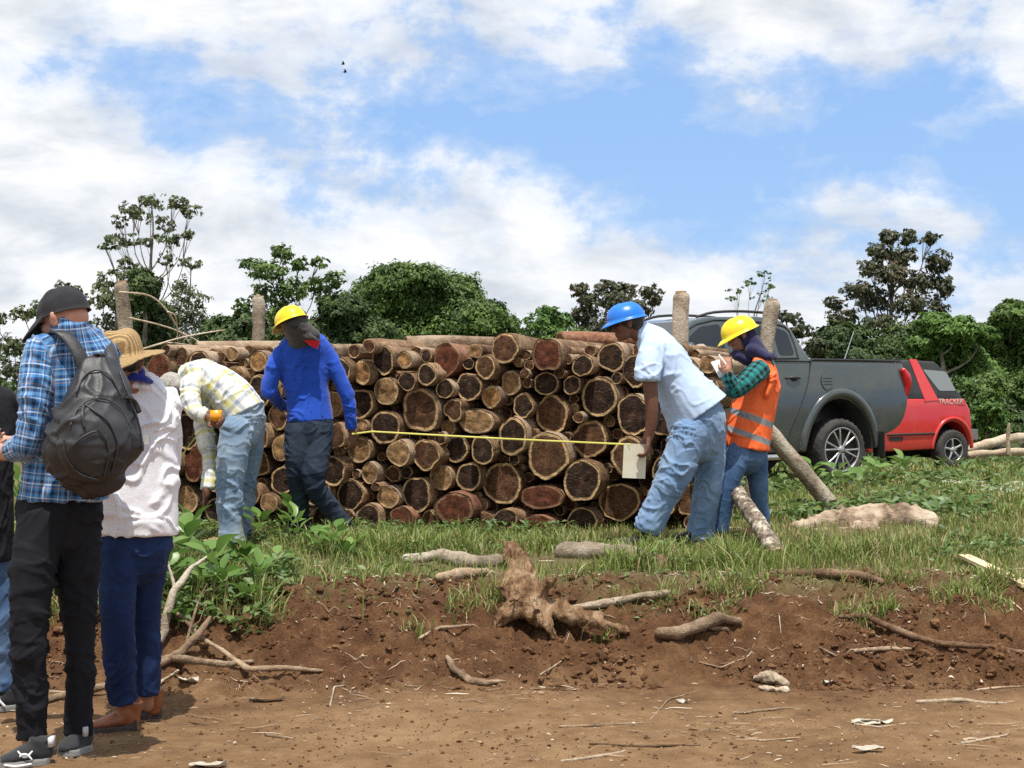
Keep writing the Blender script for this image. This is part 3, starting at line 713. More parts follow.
# low broad leaved weeds, a ground cover
def weeds(n, xr, yr, size, g, zr=(.01,.09), power=1., force=0.):
    x = g.uniform(*xr, n); y = yr[0]+(yr[1]-yr[0])*g.uniform(0, 1, n)**power
    t = sstep(.02, .30, fbm2(x+30, y, 1.1, 3, 13)); k = g.uniform(0, 1, n) < np.maximum(gmask(x, y)*t, force*t); x = x[k]; y = y[k]; n = len(x)
    C = np.stack([x, y, zf(x, y)+g.uniform(*zr, n)], 1); V, Q = leaves(C, np.tile([0,0,1.], (n,1)), size, g, .55, up=.6)
    return V, Q, np.repeat(np.clip(.5+g.uniform(-.4, .5, n), 0, 1), 4)
WD = leafy('weed_leaves', [(0,(.045,.085,.022)),(.5,(.085,.150,.035)),(1,(.17,.24,.075))], .45)
pp = [weeds(1100, (-2.7, -1.15), (7.4, 8.4), .075, g, (.01,.12), 1., 1.), weeds(1500, (-1.5, 4.), (7.7, 8.4), .04, g, (.005,.05), 1., .5), weeds(16000, (-3.6, 4.2), (7.6, 11.4), .055, g), weeds(14000, (1.5, 8), (11.4, 19), .10, g, (.02,.16)), weeds(7000, (2, 18), (19, 33), .17, g, (.02,.25))]
V = []; Q = []; l = []; n_ = 0
for a, b, c in pp: V.append(a); Q.append(b+n_); l.append(c); n_ += len(a)
setting('weeds', mesh_np('weeds', np.concatenate(V), [np.concatenate(Q)], WD, False, {'lc': np.concatenate(l)}), 'stuff')

# young plants with big upright leaves
def big_leaf(base, dir_, L, W_, droop, tw=0.):
    """curved, pointed leaf surface with a keel and a little thickness"""
    d = nrm([dir_[0], dir_[1], 0]); s = np.array([-d[1], d[0], 0]); rows = []; n = 8
    s = s*math.cos(tw)+np.array([0,0,1])*math.sin(tw)
    for i in range(n+1):
        t = i/n; wd = W_*.5*math.sin(math.pi*min(1, t*.96+.04)**.75)*(1 if i < n else .1)
        e = dir_[2]*(1-droop*t*t); c = base+d*L*t*math.cos(e)+np.array([0,0,1])*L*(t*math.sin(dir_[2])-droop*.5*t*t)
        rows.append([c-s*wd+np.array([0,0,wd*.35]), c, c+s*wd+np.array([0,0,wd*.35])])
    return np.array(rows)
def plant(x, y, h, nl, L, W_, mat, label, seed, group='leafy seedlings in the grass'):
    g = random.Random(seed); z = float(zf(np.array([x]), np.array([y]))[0]); b = np.array([x, y, z])
    t = thing('leafy_plant', label, 'plant', b, group); st = MB(); top = b+np.array([g.uniform(-.04,.04), g.uniform(-.03,.03), h])
    st.loft(np.array([b-[0,0,.02], (b+top)/2+[.01,0,0], top]), [.006,.005,.003], n=6, sub=2)
    V = []; Q = []; n_ = 0; C = []
    for k in range(nl):
        f = .25+.75*(k+1)/nl; p = b*(1-f)+top*f; a = k*2.4+g.uniform(-.4,.4); el_ = g.uniform(.35, 1.15)
        q = p+np.array([math.cos(a), math.sin(a), .6])*.03
        st.loft(np.array([p, q]), [.003,.002], n=5, sub=1)
        G_ = big_leaf(q, np.array([math.cos(a), math.sin(a), el_]), L*g.uniform(.7,1.15), W_*g.uniform(.8,1.2), g.uniform(.2,.7), g.uniform(-.6,.6))
        m_ = len(G_); V.append(G_.reshape(-1,3)); C.append(np.full(m_*3, g.uniform(.2,1)))
        for i in range(m_-1):
            for j in (0,1): Q.append([n_+i*3+j, n_+i*3+j+1, n_+i*3+j+4, n_+i*3+j+3])
        n_ += m_*3
    link('stem', st.mesh('stem', STEM), t)
    link('leaves', mesh_np('leaves', np.concatenate(V), [np.array(Q)], mat, True, {'lc': np.concatenate(C)}), t)
STEM = simple('green_stem', (.14,.17,.06), .6)
BL = leafy('broad_leaves', [(0,(.06,.12,.025)),(.5,(.11,.21,.04)),(1,(.19,.30,.075))], .35, .35)
OR = ['first','second','third','fourth','fifth','sixth','seventh','eighth','ninth','tenth','eleventh','twelfth','thirteenth','fourteenth','fifteenth','sixteenth','seventeenth','eighteenth','nineteenth','twentieth']
def GP(px, py, h=0.):
    """ground point seen at the pixel"""
    d = GPD; p = np.stack([(px-512)/F*d, d, CZ+(384-py)/F*d], 1); k = np.argmax(zf(p[:,0], d)+h >= p[:,2])
    return float(p[k,0]), float(d[k])
GPD = np.concatenate([np.arange(5.3, 12, .01), np.arange(12, 60, .2)])
def PG(px, py, h=0.):
    """point at height h above the ground, seen at the pixel"""
    x, y = GP(px, py, h); return np.array([x, y, float(zf(np.array([x]), np.array([y]))[0])+h])
pl = [(284,545,.26,6,.13,.055),(262,548,.2,6,.13,.06),(300,552,.22,6,.13,.05),(330,560,.17,5,.12,.05),(312,556,.12,5,.11,.06),(215,580,.16,6,.15,.08),(185,570,.22,6,.16,.09),(240,575,.15,6,.13,.07),
 (205,602,.12,6,.13,.07),(228,598,.14,6,.12,.06),(172,600,.16,6,.14,.08),(258,590,.12,6,.11,.06),(190,556,.24,6,.14,.07),(165,560,.26,6,.15,.08),(155,590,.2,6,.15,.08),(275,578,.11,5,.1,.05),(345,566,.10,5,.1,.045),(248,612,.10,5,.1,.05),(178,628,.10,5,.10,.05),(22,520,.3,6,.15,.07),(48,560,.25,6,.15,.07),(102,590,.2,6,.13,.06)]
pl.sort()
for k, (px, py, h, nl, L_, W_) in enumerate(pl):
    x_, y_ = GP(px, py)
    nm_ = 'knee high' if h > .21 else 'short'
    plant(x_, y_, h, nl+2, L_*1.12, W_*1.15, BL, '%s broad leaved seedling in the grass, %s from the left' % (nm_, OR[k] if k < 20 else ['second to last','last'][k-20]), k+3)
for k, (px, py, lb) in enumerate([(838,492,'left of the others'),(858,500,'beside the long prop pole foot'),(872,488,'below the truck wheel'),(905,478,'below the gap between truck and car'),(812,486,'nearest the front of the truck wheel')]):
    x_, y_ = GP(px, py); plant(x_, y_, .22, 7, .20, .09, BL, 'pale weed clump by the truck, '+lb, 60+k, 'weeds by the truck')
# ---------------------------------------------------------------- posts, sticks, stump and litter
WOOD = bark_mat('weathered_stick', (.11,.075,.048), (.24,.165,.105), (.40,.30,.20))
DKW = bark_mat('dark_root', (.05,.028,.016), (.13,.075,.042), (.25,.16,.10))
PALEW = bark_mat('bleached_wood', (.20,.15,.10), (.42,.33,.23), (.58,.49,.37))
LICH = bark_mat('lichen_bark', (.13,.10,.075), (.32,.26,.19), (.50,.44,.35))
m = NT('birch_like_bark'); oc, r_ = rand_coords(m); n_ = m.noise(m.map(oc, (1,1,1)), 16, 5, .7)
SPOT = m.fin(m.ramp(n_, [(.38, (.05,.034,.024)), (.50, (.17,.13,.09)), (.62, (.52,.46,.38))]), .85, m.bump(n_, .8, .01))
def rough_tube(mb, pts, rad, n=12, sub=5, seed=0, am=.12, fine=.05, kink=.6):
    pts = np.asarray(pts, float); rad = np.asarray(rad, float)*np.ones(len(pts))
    if np.max(rad) > .03: kink = min(kink, .22)
    if len(pts) > 2 and kink:     # kinks and swellings along the wood
        t0 = np.arange(len(pts)); t1 = np.linspace(0, len(pts)-1, (len(pts)-1)*3+1); q = np.stack([np.interp(t1, t0, pts[:,i]) for i in range(3)], 1); r1 = np.interp(t1, t0, rad)
        j = np.stack([vn(np.stack([t1*1.1+seed*7, t1*0+i, t1*0], 1), 40+i) for i in range(3)], 1); j[0] = j[-1] = 0; q = q+j*(r1*np.array([[1.],[1.],[.6]])).T*kink; r1 = r1*(1+.22*vn(np.stack([t1*1.7+seed, t1*0, t1*0], 1), 46)); pts, rad = q, r1; sub = max(2, sub-2)
    k = MB(); k.loft(pts, rad, n=n, sub=sub); V, Fq = k.arrays()
    # centre line distance gives the local radius
    P_ = np.asarray(pts, float); d = np.min(np.linalg.norm(V[:,None]-P_[None], axis=2), axis=1)
    rr = np.mean(rad); o = rr*am*2*vn(V/rr*.45+seed, 1)+rr*fine*2*vn(V/rr*1.7+seed, 2)
    c = np.array([P_[np.argmin(np.linalg.norm(P_-v, axis=1))] for v in V])
    N = V-c; N /= np.linalg.norm(N, axis=1)[:,None]+1e-9
    mb.add(V+N*o[:,None], Fq[0], Fq[1])
def stick(name, label, cat, pts, rad, mat, group=None, seed=1, branches=(), lift=.6, n=8, wob=.0, cut=None):
    """pts = pixels on the ground, rad in metres"""
    W_ = []
    for i, p in enumerate(pts):
        rr = rad[min(i, len(rad)-1)]; W_.append(PG(p[0], p[1], (p[2] if len(p) > 2 else 0)+rr*lift))
    W_ = np.array(W_); mb = MB(); R_ = np.interp(np.linspace(0, 1, len(pts)), np.linspace(0, 1, len(rad)), rad)
    rough_tube(mb, W_, R_, n, 5, seed, .10, .06)
    for b in branches:
        B = np.array([PG(p[0], p[1], p[2] if len(p) > 2 else b[1]*lift) for p in b[0]]); rough_tube(mb, B, np.linspace(b[1], b[2], len(B)), 6, 4, seed+2)
    c = W_.mean(0)
    if cut is None: return solo(name, mb.mesh(name, mat), label, cat, c, group)
    t = thing(name, label, cat, c, group); link('bark', mb.mesh('bark', mat), t)
    ax = nrm(W_[-1]-W_[-2]); k = MB(); k.loft(np.array([W_[-1]+ax*R_[-1]*.9, W_[-1]+ax*(R_[-1]*.9+.012)]), [R_[-1]*.92, R_[-1]*.9], n=18, round0=False, round1=False, sub=1); link('cut_end', k.mesh('cut_end', cut, False), t)
    return t
CUT = simple('weathered_cut_end', (.30,.20,.115), .9, .35, 30, .5)

# timber stakes that stand behind and beside the pile
def stake(px0, py0, px1, py1, d, r0, r1, label, mat=LICH, dtop=0.):
    a = P(px0, py0, d+dtop); b = P(px1, py1, d)
    b[2] = max(b[2], zf(b[:1], b[1:2])[0]-.1); t = thing('timber_stake', label, 'stake', b, 'stakes holding the log pile')
    mb = MB(); k = 7; pts = np.array([b+(a-b)*i/k+np.array([rnd.uniform(-1,1)*.012, 0, 0]) for i in range(k+1)])
    rough_tube(mb, pts, np.linspace(r0, r1, k+1), 16, 4, px0*.1, .07, .06, 0); link('bark', mb.mesh('bark', mat), t)
    ax = nrm(a-b); c = MB(); c.loft(np.array([a+ax*r0*.72, a+ax*(r0*.95+.004)]), [r0*.74, r0*.70], n=20, round0=False, round1=False, sub=1); link('cut_end', c.mesh('cut_end', CUT, False), t); return t
stake(122, 288, 143, 515, 12.6, .058, .062, 'pale leaning timber stake at the far left end of the pile')
stake(258, 301, 258, 500, 12.9, .047, .055, "upright timber stake behind the pile, left of the yellow helmet")
stake(681, 299, 681, 520, 12.1, .062, .068, 'thick upright stake right of the blue helmet, before the truck cab')
stake(772, 306, 750, 520, 12.0, .055, .062, "leaning stake behind the orange vest woman's head")
# stub beside the third stake
mb = MB(); rough_tube(mb, np.array([P(688, 318, 12.1), P(697, 302, 12.1), P(699,297,12.1)]), [.05,.035,.02], 8, 3, 3)
# prop poles leaning on the right end of the pile
def pole(p0, p1, r0, r1, label, mat, seed):
    t = thing('prop_pole', label, 'pole', p1, 'prop poles'); k = 8; mb = MB()
    pts = np.array([p0+(p1-p0)*i/k+np.array([0,0,rnd.uniform(-1,1)*.008]) for i in range(k+1)])
    rough_tube(mb, pts, np.linspace(r0, r1, k+1), 14, 4, seed, .06, .05, 0); link('bark', mb.mesh('bark', mat), t)
    ax = nrm(p1-p0); c = MB(); c.loft(np.array([p1+ax*r1*.8, p1+ax*(r1*.8+.015)]), [r1*.9, r1*.88], n=16, round0=False, round1=False, sub=1); link('cut_end', c.mesh('cut_end', CUT, False), t)
pole(P(700, 352, 12.2), PG(836, 511, .05), .060, .070, 'long grey brown pole slanting from the pile to the cut stump', LICH, 4)
pole(P(690, 418, 11.1), PG(775, 551, .045), .050, .056, 'black and white blotched pole slanting down between the legs', SPOT, 9)

# uprooted stump on the edge of the bank
def gnarl(name, label, cat, lofts, vox, mat, amp, fr, seed, loc):
    b = MB()
    for p, r in lofts: b.loft(np.array(p), r, n=14, sub=5)
    V, N, Fq = b.remesh(vox, 2)
    V = V+N*(amp*(fbm(V*fr, 4, seed))-amp*.7*np.abs(vn(V*np.array([fr*3.2,fr*.7,fr*1.2]), seed+5))-amp*.16*np.abs(vn(V*np.array([fr*8,fr*2,fr*4]), seed+6)))[:,None]
    return solo(name, mesh_np(name, V, Fq, mat), label, cat, loc)
a_ = PG(530, 606, .13)
m = NT('torn_stump_wood'); o_ = m.obj(); n1_ = m.noise(m.map(o_, (3.4,.6,1.0)), 9, 6, .72); n2_ = m.noise(o_, 3, 4, .6); n3_ = m.noise(o_, 50, 4, .7)
c_ = m.ramp(m.math('ADD', m.math('MULTIPLY', n1_, .55), m.math('MULTIPLY', n2_, .45)), [(.36, (.055,.028,.016)), (.45, (.15,.082,.042)), (.54, (.29,.18,.10)), (.66, (.44,.33,.225))])
STW = m.fin(c_, .9, m.bump(m.math('ADD', n1_, m.math('MULTIPLY', n3_, .6)), 1., .03), spec=.15)
m = NT('old_cut_stump'); o_ = m.obj(); n_1 = m.noise(o_, 5, 6, .7); CSW = m.fin(m.ramp(n_1, [(.36, (.13,.085,.055)), (.5, (.36,.27,.19)), (.64, (.50,.41,.31))]), .9, m.bump(m.noise(m.map(o_, (1,1,3)), 22, 5, .7), .9, .02), spec=.15)
gnarl('uprooted_stump', 'uprooted tree stump with torn roots on the bank edge', 'stump', [
  ([P(512,548,9.1), P(517,562,8.7), P(522,582,8.25), a_+[-.02,-.02,.02]], [.062,.078,.092,.105]),
  ([a_, P(566,612,7.75), P(592,620,7.68), PG(630,635,.02)], [.095,.060,.040,.012]),
  ([a_+[0,0,.03], P(543,590,7.75), P(556,577,7.7)], [.09,.055,.028]),
  ([a_+[-.02,0,0], P(508,612,7.7), PG(494,630,.0)], [.08,.055,.02]),
  ([a_+[-.03,0,.02], P(503,590,7.8), P(494,586,7.8)], [.07,.035,.015]),
  ([a_, P(545,622,7.62), PG(556,640,.0)], [.09,.05,.02]),
  ([P(592,618,7.7), P(606,616,7.72), P(620,622,7.7)], [.04,.022,.01]),
  ([P(510,548,9.1), P(505,541,9.2)], [.05,.02]), ([a_+[.02,-.06,.05], P(538,612,7.5)], [.03,.008]), ([a_+[-.06,-.04,.03], P(510,600,7.6)], [.03,.006]), ([P(512,575,8.2), P(500,590,8.0)], [.035,.010]), ([P(548,600,7.8), P(572,597,7.75)], [.03,.008]), ([P(592,620,7.7), P(607,630,7.6)], [.03,.008]),
  ], .0075, STW, .030, 9, 3, a_)
# splintered broken wood at the stump's foot
gnarl('cut_stump', 'broad pale tree stump cut off level with the grass, right side', 'stump', [
  ([P(800,528,10.9), P(840,524,11.0), P(880,522,11.0), P(922,524,10.9), P(938,534,10.8)], [.07,.13,.15,.14,.06]),
  ([P(815,540,10.6), P(858,540,10.6), P(900,541,10.6)], [.07,.11,.07]),
  ([P(862,528,10.8), P(868,545,10.4), P(866,560,10.2)], [.12,.10,.05]),
  ], .012, CSW, .04, 6, 8, P(870,535,10.8))
stick('fallen_log', 'pale weathered log lying on the grass left of the uprooted stump', 'log', [(406,560),(440,557),(470,562),(497,562)], [.03,.038,.05,.04], LICH, 'fallen logs in the grass', 3, n=12)
stick('fallen_log', 'grey fallen log with a sawn round end, right of the uprooted stump', 'log', [(566,552),(600,553),(632,557),(656,563)], [.05,.058,.06,.062], LICH, 'fallen logs in the grass', 5, n=14, cut=CUT)
stick('bark_slab', 'crumbling piece of bark below the pale weathered log', 'bark', [(440,578),(462,574),(486,572)], [.03,.035,.02], WOOD, None, 7, n=10)
stick('branch', 'smooth pale stick lying right of the uprooted stump', 'stick', [(560,610),(590,606),(620,602),(645,597),(666,593)], [.016,.02,.02,.021,.016], PALEW, None, 9, lift=1.6, n=10)
stick('root_piece', 'brown broken root piece lying in the soil below the pale stick', 'root', [(660,636,.02),(680,632,.03),(700,624,.03),(718,621,.03),(738,622,.01)], [.02,.034,.036,.03,.02], WOOD, None, 11, n=10, branches=[([(700,626,.03),(715,630,.02),(728,633,.01)], .02, .008)])
stick('bark_strip', 'long flat dark wood strip along the top of the bank', 'wood', [(770,573),(800,573),(830,575),(860,577),(882,583)], [.012,.022,.026,.024,.014], DKW, None, 13, n=8)
stick('branch', 'long thin dark branch curving down to the right edge of the picture', 'branch', [(840,617,.02),(868,620,.03),(890,628,.03),(912,636,.02),(945,644,.01),(985,650),(1030,655)], [.012,.016,.016,.014,.014,.013,.012], DKW, None, 15, n=8)
stick('stick', 'straight brown stick in the soil below the long dark branch', 'stick', [(856,652),(885,651),(911,649)], [.010,.011,.007], WOOD, None, 17)
stick('root_piece', 'curved pale brown root lying below the uprooted stump', 'root', [(447,659,.02),(455,670,.01),(470,681),(487,684),(505,682)], [.010,.015,.016,.015,.008], WOOD, None, 19, n=10)
mb = MB(); a1 = PG(964,556,.05); a2 = PG(1028,586,.02)
ux = nrm(a2-a1); sx = nrm(np.cross(ux, [0,0,1])); uz = np.cross(sx, ux); mb.box((a1+a2)/2, (np.linalg.norm(a2-a1)/2, .035, .010), np.stack([ux, sx, uz], 1))
solo('plank', mb.mesh('plank', simple('fresh_plank', (.62,.50,.30), .7, .12, 6, .3), False), 'fresh pale yellow plank at the right edge of the grass', 'plank', (a1+a2)/2)
# brushwood heap beside the boots
stick('branch', 'long curved brown branch lying from the brown boots to the right', 'branch', [(163,604,.05),(185,622,.06),(205,640,.06),(228,656,.05),(250,668,.03),(285,670,.02),(322,672,.0)], [.009,.011,.012,.013,.014,.013,.008], WOOD, 'brushwood beside the brown boots', 21, n=8, branches=[([(228,656,.05),(243,664,.02),(262,676,.0)], .008, .003)])
stick('branch', 'thick brown branch lying level just right of the brown boots', 'branch', [(150,664,.02),(175,661,.03),(198,664,.04),(225,664,.03),(252,662,.02)], [.022,.024,.022,.016,.008], WOOD, 'brushwood beside the brown boots', 23, n=10)
stick('branch', 'stout branch slanting up behind the thick level branch', 'branch', [(160,664,.02),(180,655,.05),(196,640,.09),(210,620,.13)], [.022,.025,.021,.010], WOOD, 'brushwood beside the brown boots', 25, n=10)
stick('branch', "tall forked branch rising past the white shirt woman's knees", 'branch', [(160,640,.03),(168,615,.10),(176,592,.16),(190,572,.22),(206,558,.26)], [.026,.022,.018,.012,.006], LICH, 'brushwood beside the brown boots', 27, n=10, branches=[([(176,592,.16),(171,575,.22),(168,562,.26)], .010, .004)])
stick('branch', 'thin upright forked twig among the brushwood', 'branch', [(184,655,.0),(190,630,.08),(198,605,.16),(207,584,.22)], [.008,.007,.006,.003], WOOD, 'brushwood beside the brown boots', 29, branches=[([(190,630,.08),(200,622,.12),(206,602,.16)], .005, .002)])
stick('stick', 'pale peeled stick poking out beside the brown boots', 'stick', [(152,690),(165,680,.01),(178,671,.03)], [.008,.009,.007], PALEW, 'brushwood beside the brown boots', 31)
stick('branch', 'dead branch lying behind the black trousers', 'branch', [(44,702),(75,692,.01),(108,686,.03),(150,676,.04)], [.018,.02,.018,.014], WOOD, None, 33, n=10)
sm_ = [((266,735),(280,737),(292,739),.006,'short brown twig on the track, left of the picture centre'),((186,722),(199,724),(207,725),.005,'tiny twig on the track right of the brown boots'),
 ((560,727),(600,726),(643,723),.006,'thin stick on the track, below the middle of the bank'),((562,762),(600,756),(625,751),.006,'thin stick at the lower edge, in line with the uprooted stump'),
 ((736,713),(765,711),(793,708),.006,'brown stick at the bank foot, right of the middle'),((918,702),(960,701),(1003,703),.010,'pale brown stick on the track at the right, thickest of the small ones'),
 ((978,690),(1000,688),(1028,686),.006,'brown stick at the right edge, above the thickest small one'),((962,743),(990,739),(1008,735),.006,'brown stick near the lower right corner'),
 ((730,734),(760,741),(800,738),.004,'wavy root strand on the track, right of the middle'),((590,744),(640,747),(700,745),.005,'long thin stick lying level near the lower edge'),
 ((820,648),(835,655),(850,667),.004,'slanting twig in the bank left of the straight brown stick'),((1000,575),(1010,600),(1024,612),.005,'thin twig hanging down the bank at the right edge'),
 ((420,640),(440,630),(470,625),.008,'dark root strand reaching left from the uprooted stump'),((540,676),(552,668),(562,664),.004,'fine pale twig in the soil under the uprooted stump'),
 ((700,664),(720,668),(745,661),.004,'fine twig in the soil right of the root piece'),((330,706),(334,690),(345,686),.004,'small bent pale twig near the pale dead leaf'),
 ((650,720),(668,700),(700,690),.003,'thin curved root at the bank foot'),((855,725),(880,727),(905,724),.004,'low stick beside the pale torn bark scrap')]
for k, s_ in enumerate(sm_):
    stick('twig', s_[-1], 'twig', [s_[0], s_[1], s_[2]], [s_[3], s_[3]*1.1, s_[3]*.6], [WOOD, DKW, WOOD, PALEW][k % 4] if 'pale' not in s_[-1] else PALEW, 'small sticks on the ground', 40+k, n=6)
# pale dead leaf and scraps
def scrap(px, py, L, W_, label, mat, seed, name='dead_leaf'):
    c = PG(px, py, .01); n, m_ = 12, 6; u = np.linspace(-1, 1, n); v = np.linspace(-1, 1, m_); U, Vv = np.meshgrid(u, v, indexing='ij')
    wd = np.sqrt(np.clip(1-U**2*.97, 0, 1))*(1+.25*vn(np.stack([U.ravel()*3, Vv.ravel(), U.ravel()*0+seed], 1), 3).reshape(U.shape))
    x = U*L/2; y = Vv*W_/2*wd; z = .12*W_*Vv**2+.05*L*U**2*.5+.010*vn(np.stack([U.ravel()*2, Vv.ravel()*2, U.ravel()*0+seed], 1), 3).reshape(U.shape)
    a = rnd.uniform(-.25,.25); V = np.stack([c[0]+x*math.cos(a)-y*math.sin(a), c[1]+x*math.sin(a)+y*math.cos(a), c[2]+z], 2)
    b = V.copy(); b[...,2] -= .0015; i, j = np.meshgrid(np.arange(n-1), np.arange(m_-1), indexing='ij'); i = i.ravel(); j = j.ravel()
    Q = np.stack([i*m_+j, (i+1)*m_+j, (i+1)*m_+j+1, i*m_+j+1], 1)
    solo(name, mesh_np(name, np.concatenate([V.reshape(-1,3), b.reshape(-1,3)]), [np.concatenate([Q, Q[:,::-1]+n*m_])], mat), label, 'leaf' if name == 'dead_leaf' else 'bark', c)
DL = simple('dead_leaf', (.38,.34,.27), .8, .25, 30, .4)
scrap(267,700,.16,.05,'pale grey curled dead leaf on the track right of the brown boots', DL, 1)
scrap(188,682,.10,.06,'crumpled whitish dead leaf among the brushwood', DL, 2)
scrap(208,765,.14,.06,'pale crumbled leaf at the lower edge near the left', DL, 3)
scrap(866,723,.12,.05,'pale torn bark scrap on the track at the lower right', DL, 4, 'bark_scrap'); scrap(877,722,.14,.04,'flat whitish bark scrap touching the pale torn one', DL, 5, 'bark_scrap')
scrap(868,749,.13,.04,'dull bark scrap near the lower edge at the right', DL, 6, 'bark_scrap')
scrap(828,683,.06,.04,'small whitish chip in the bank, lower right', DL, 7, 'bark_scrap'); scrap(683,701,.06,.025,'tiny white dead leaf at the bank foot', DL, 8)
gnarl('bark_lump', 'lump of grey brown rotten wood at the bank foot, right of middle', 'wood', [([PG(756,678,.02), PG(772,678,.03), PG(786,684,.02)], [.02,.035,.02]), ([PG(760,688,.01), PG(786,690,.01)], [.015,.018])], .006, PALEW, .012, 22, 4, PG(770,682))
# fallen poles behind the red car
def fardead(p0, p1, d0, d1, r, label):
    a, b = P(*p0, d0), P(*p1, d1); mb = MB(); rough_tube(mb, np.array([a, (a+b)/2+[0,0,.03], b]), [r, r*.9, r*.7], 8, 4, p0[0], .12, .05, .25); solo('fallen_pole', mb.mesh('fallen_pole', PALEW), label, 'pole', (a+b)/2, 'fallen poles right of the red car')
fardead((968,449),(1040,434),27,29,.09,'upper pale fallen pole right of the red car'); fardead((970,455),(1040,452),26.5,27,.07,'lower pale fallen pole right of the red car')
b = P(1009,457,26.5); mb = MB(); rough_tube(mb, np.array([P(1009,424,26.5), P(1008,440,26.5), b]), [.03,.035,.04], 8, 3, 2); solo('stake', mb.mesh('stake', PALEW), 'short upright stake standing by the fallen poles', 'stake', b)
# dead twigs arching at the left, behind the hat
mb = MB()
for q in ([(120,292),(150,296),(168,312),(180,332),(196,350)], [(130,318),(160,325),(182,333),(215,350)], [(150,347),(180,338),(205,333),(225,330)], [(168,312),(176,318),(178,345)], [(140,350),(165,343),(190,345)]):
    pts = np.array([P(a, b_, 12.4+.1*i) for i, (a, b_) in enumerate(q)]); mb.loft(pts, np.linspace(.010, .005, len(pts)), n=6, sub=4)
solo('dead_branch', mb.mesh('dead_branch', PALEW), 'bare pale dead branches arching over the left end of the pile', 'branch', P(170, 345, 12.5))

# ---- stuff: clods, chips, small litter
g = np.random.default_rng(21)
def ico(): 
    b = bmesh_ico; return b
import bmesh
bm = bmesh.new(); bmesh.ops.create_icosphere(bm, subdivisions=2, radius=1.); IV = np.array([v.co[:] for v in bm.verts]); IF = np.array([[v.index for v in f.verts] for f in bm.faces]); bm.free()
def lumps(n, xr, yr, s0, s1, flat=.7):
    x = g.uniform(*xr, n); y = g.uniform(*yr, n); cl = fbm2(x, y, 2.2, 3, 77); k = g.uniform(-.35, .45, n) < cl; x, y = x[k], y[k]; n = len(x)
    s = s0*(s1/s0)**(g.uniform(0, 1, n)**2.6); V = IV[None]*s[:,None,None]*np.stack([g.uniform(.7,1.3,n), g.uniform(.7,1.3,n), g.uniform(.5,.9,n)*flat], 1)[:,None]
    nz = vn((IV[None]*1.7+g.uniform(0, 90, (n,1,3))).reshape(-1,3), 3).reshape(n, -1, 1); n2 = vn((IV[None]*4.1+g.uniform(0, 90, (n,1,3))).reshape(-1,3), 5).reshape(n, -1, 1); V = V*(1+.5*nz+.22*n2)
    V = V+np.stack([x, y, zf(x, y)+s*.15], 1)[:,None]; Fa = (IF[None]+np.arange(n)[:,None,None]*len(IV)).reshape(-1, 3); return V.reshape(-1,3), Fa
A = [lumps(15000, (-2.9, 3.4), (7.0, 8.4), .004, .024, 1.), lumps(4500, (-2.4, 2.6), (5.6, 7.1), .002, .009, 1.), lumps(260, (-2.9, 3.4), (7.3, 8.3), .015, .04, 1.)]
V = []; Fs = []; n_ = 0
for a, b in A: V.append(a); Fs.append(b+n_); n_ += len(a)
SOILM = NT('crumbly_soil'); o_ = SOILM.obj(); n_1 = SOILM.noise(o_, 9, 5, .65)
SOIL = SOILM.fin(SOILM.ramp(n_1, [(.34, (.050,.024,.012)), (.52, (.112,.056,.028)), (.68, (.20,.11,.055))]), .95, SOILM.bump(SOILM.noise(o_, 140, 3, .7), .8, .006), spec=.1)
setting('soil_clods', mesh_np('soil_clods', np.concatenate(V), [np.concatenate(Fs)], SOIL, False), 'stuff')
def slivers(n, xr, yr, L0, L1, w0, mask=True, curl=.2):
    x = g.uniform(*xr, n); y = g.uniform(*yr, n)
    if mask: k = g.uniform(-.3, .4, n) < fbm2(x, y, 1.6, 3, 177); x, y = x[k], y[k]
    n = len(x); L = L0*(L1/L0)**(g.uniform(0,1,n)**2); w_ = w0*g.uniform(.5, 1.5, n); a = g.uniform(0, math.pi, n); a = np.where(g.uniform(0,1,n) < .5, a*.25-.3, a)
    m_ = 5; rows = []; cu = g.normal(0, curl, n)
    for i in range(m_):
        t = i/(m_-1)-.5; bx = x+np.cos(a)*L*t-np.sin(a)*cu*L*(t*t); by = y+np.sin(a)*L*t+np.cos(a)*cu*L*(t*t)
        z = zf(bx, by)+w_*.6+.004; ww = w_*(1-1.2*abs(t))
        for ox, oz in ((-1,-.2),(0,1),(1,-.2)): rows.append(np.stack([bx-np.sin(a)*ww*ox*.5, by+np.cos(a)*ww*ox*.5, z+ww*oz*.6], 1))
    V = np.stack(rows, 1).reshape(-1,3); k0 = np.arange(n)*m_*3; Q = []
    for i in range(m_-1):
        for j in (0,1): Q.append(np.stack([k0+i*3+j, k0+i*3+j+1, k0+i*3+j+4, k0+i*3+j+3], 1))
    return V, np.concatenate(Q), np.repeat(g.uniform(0, 1, n), m_*3)
LT = leaf_mat('dry_litter', [(0,(.07,.04,.025)),(.4,(.16,.10,.06)),(.8,(.30,.22,.14)),(1,(.55,.48,.38))], .85, .0)
A = [slivers(2600, (-2.9,3.4), (7.0,8.5), .015, .12, .004), slivers(900, (-2.3,2.6), (5.6,7.1), .015, .22, .004), slivers(1500, (-2.6,3.4), (6.9,8.6), .01, .03, .010, curl=.05), slivers(1500, (-3,4.5), (8.3,11), .04, .2, .006), slivers(160, (-2.3,2.6), (5.6,7.0), .01, .025, .007), slivers(2600, (-2.3,2.6), (5.6,7.0), .006, .03, .0025)]
V = []; Q = []; l = []; n_ = 0
for a, b, c in A: V.append(a); Q.append(b+n_); l.append(c); n_ += len(a)
setting('dry_litter', mesh_np('dry_litter', np.concatenate(V), [np.concatenate(Q)], LT, True, {'lc': np.concatenate(l)}), 'stuff')
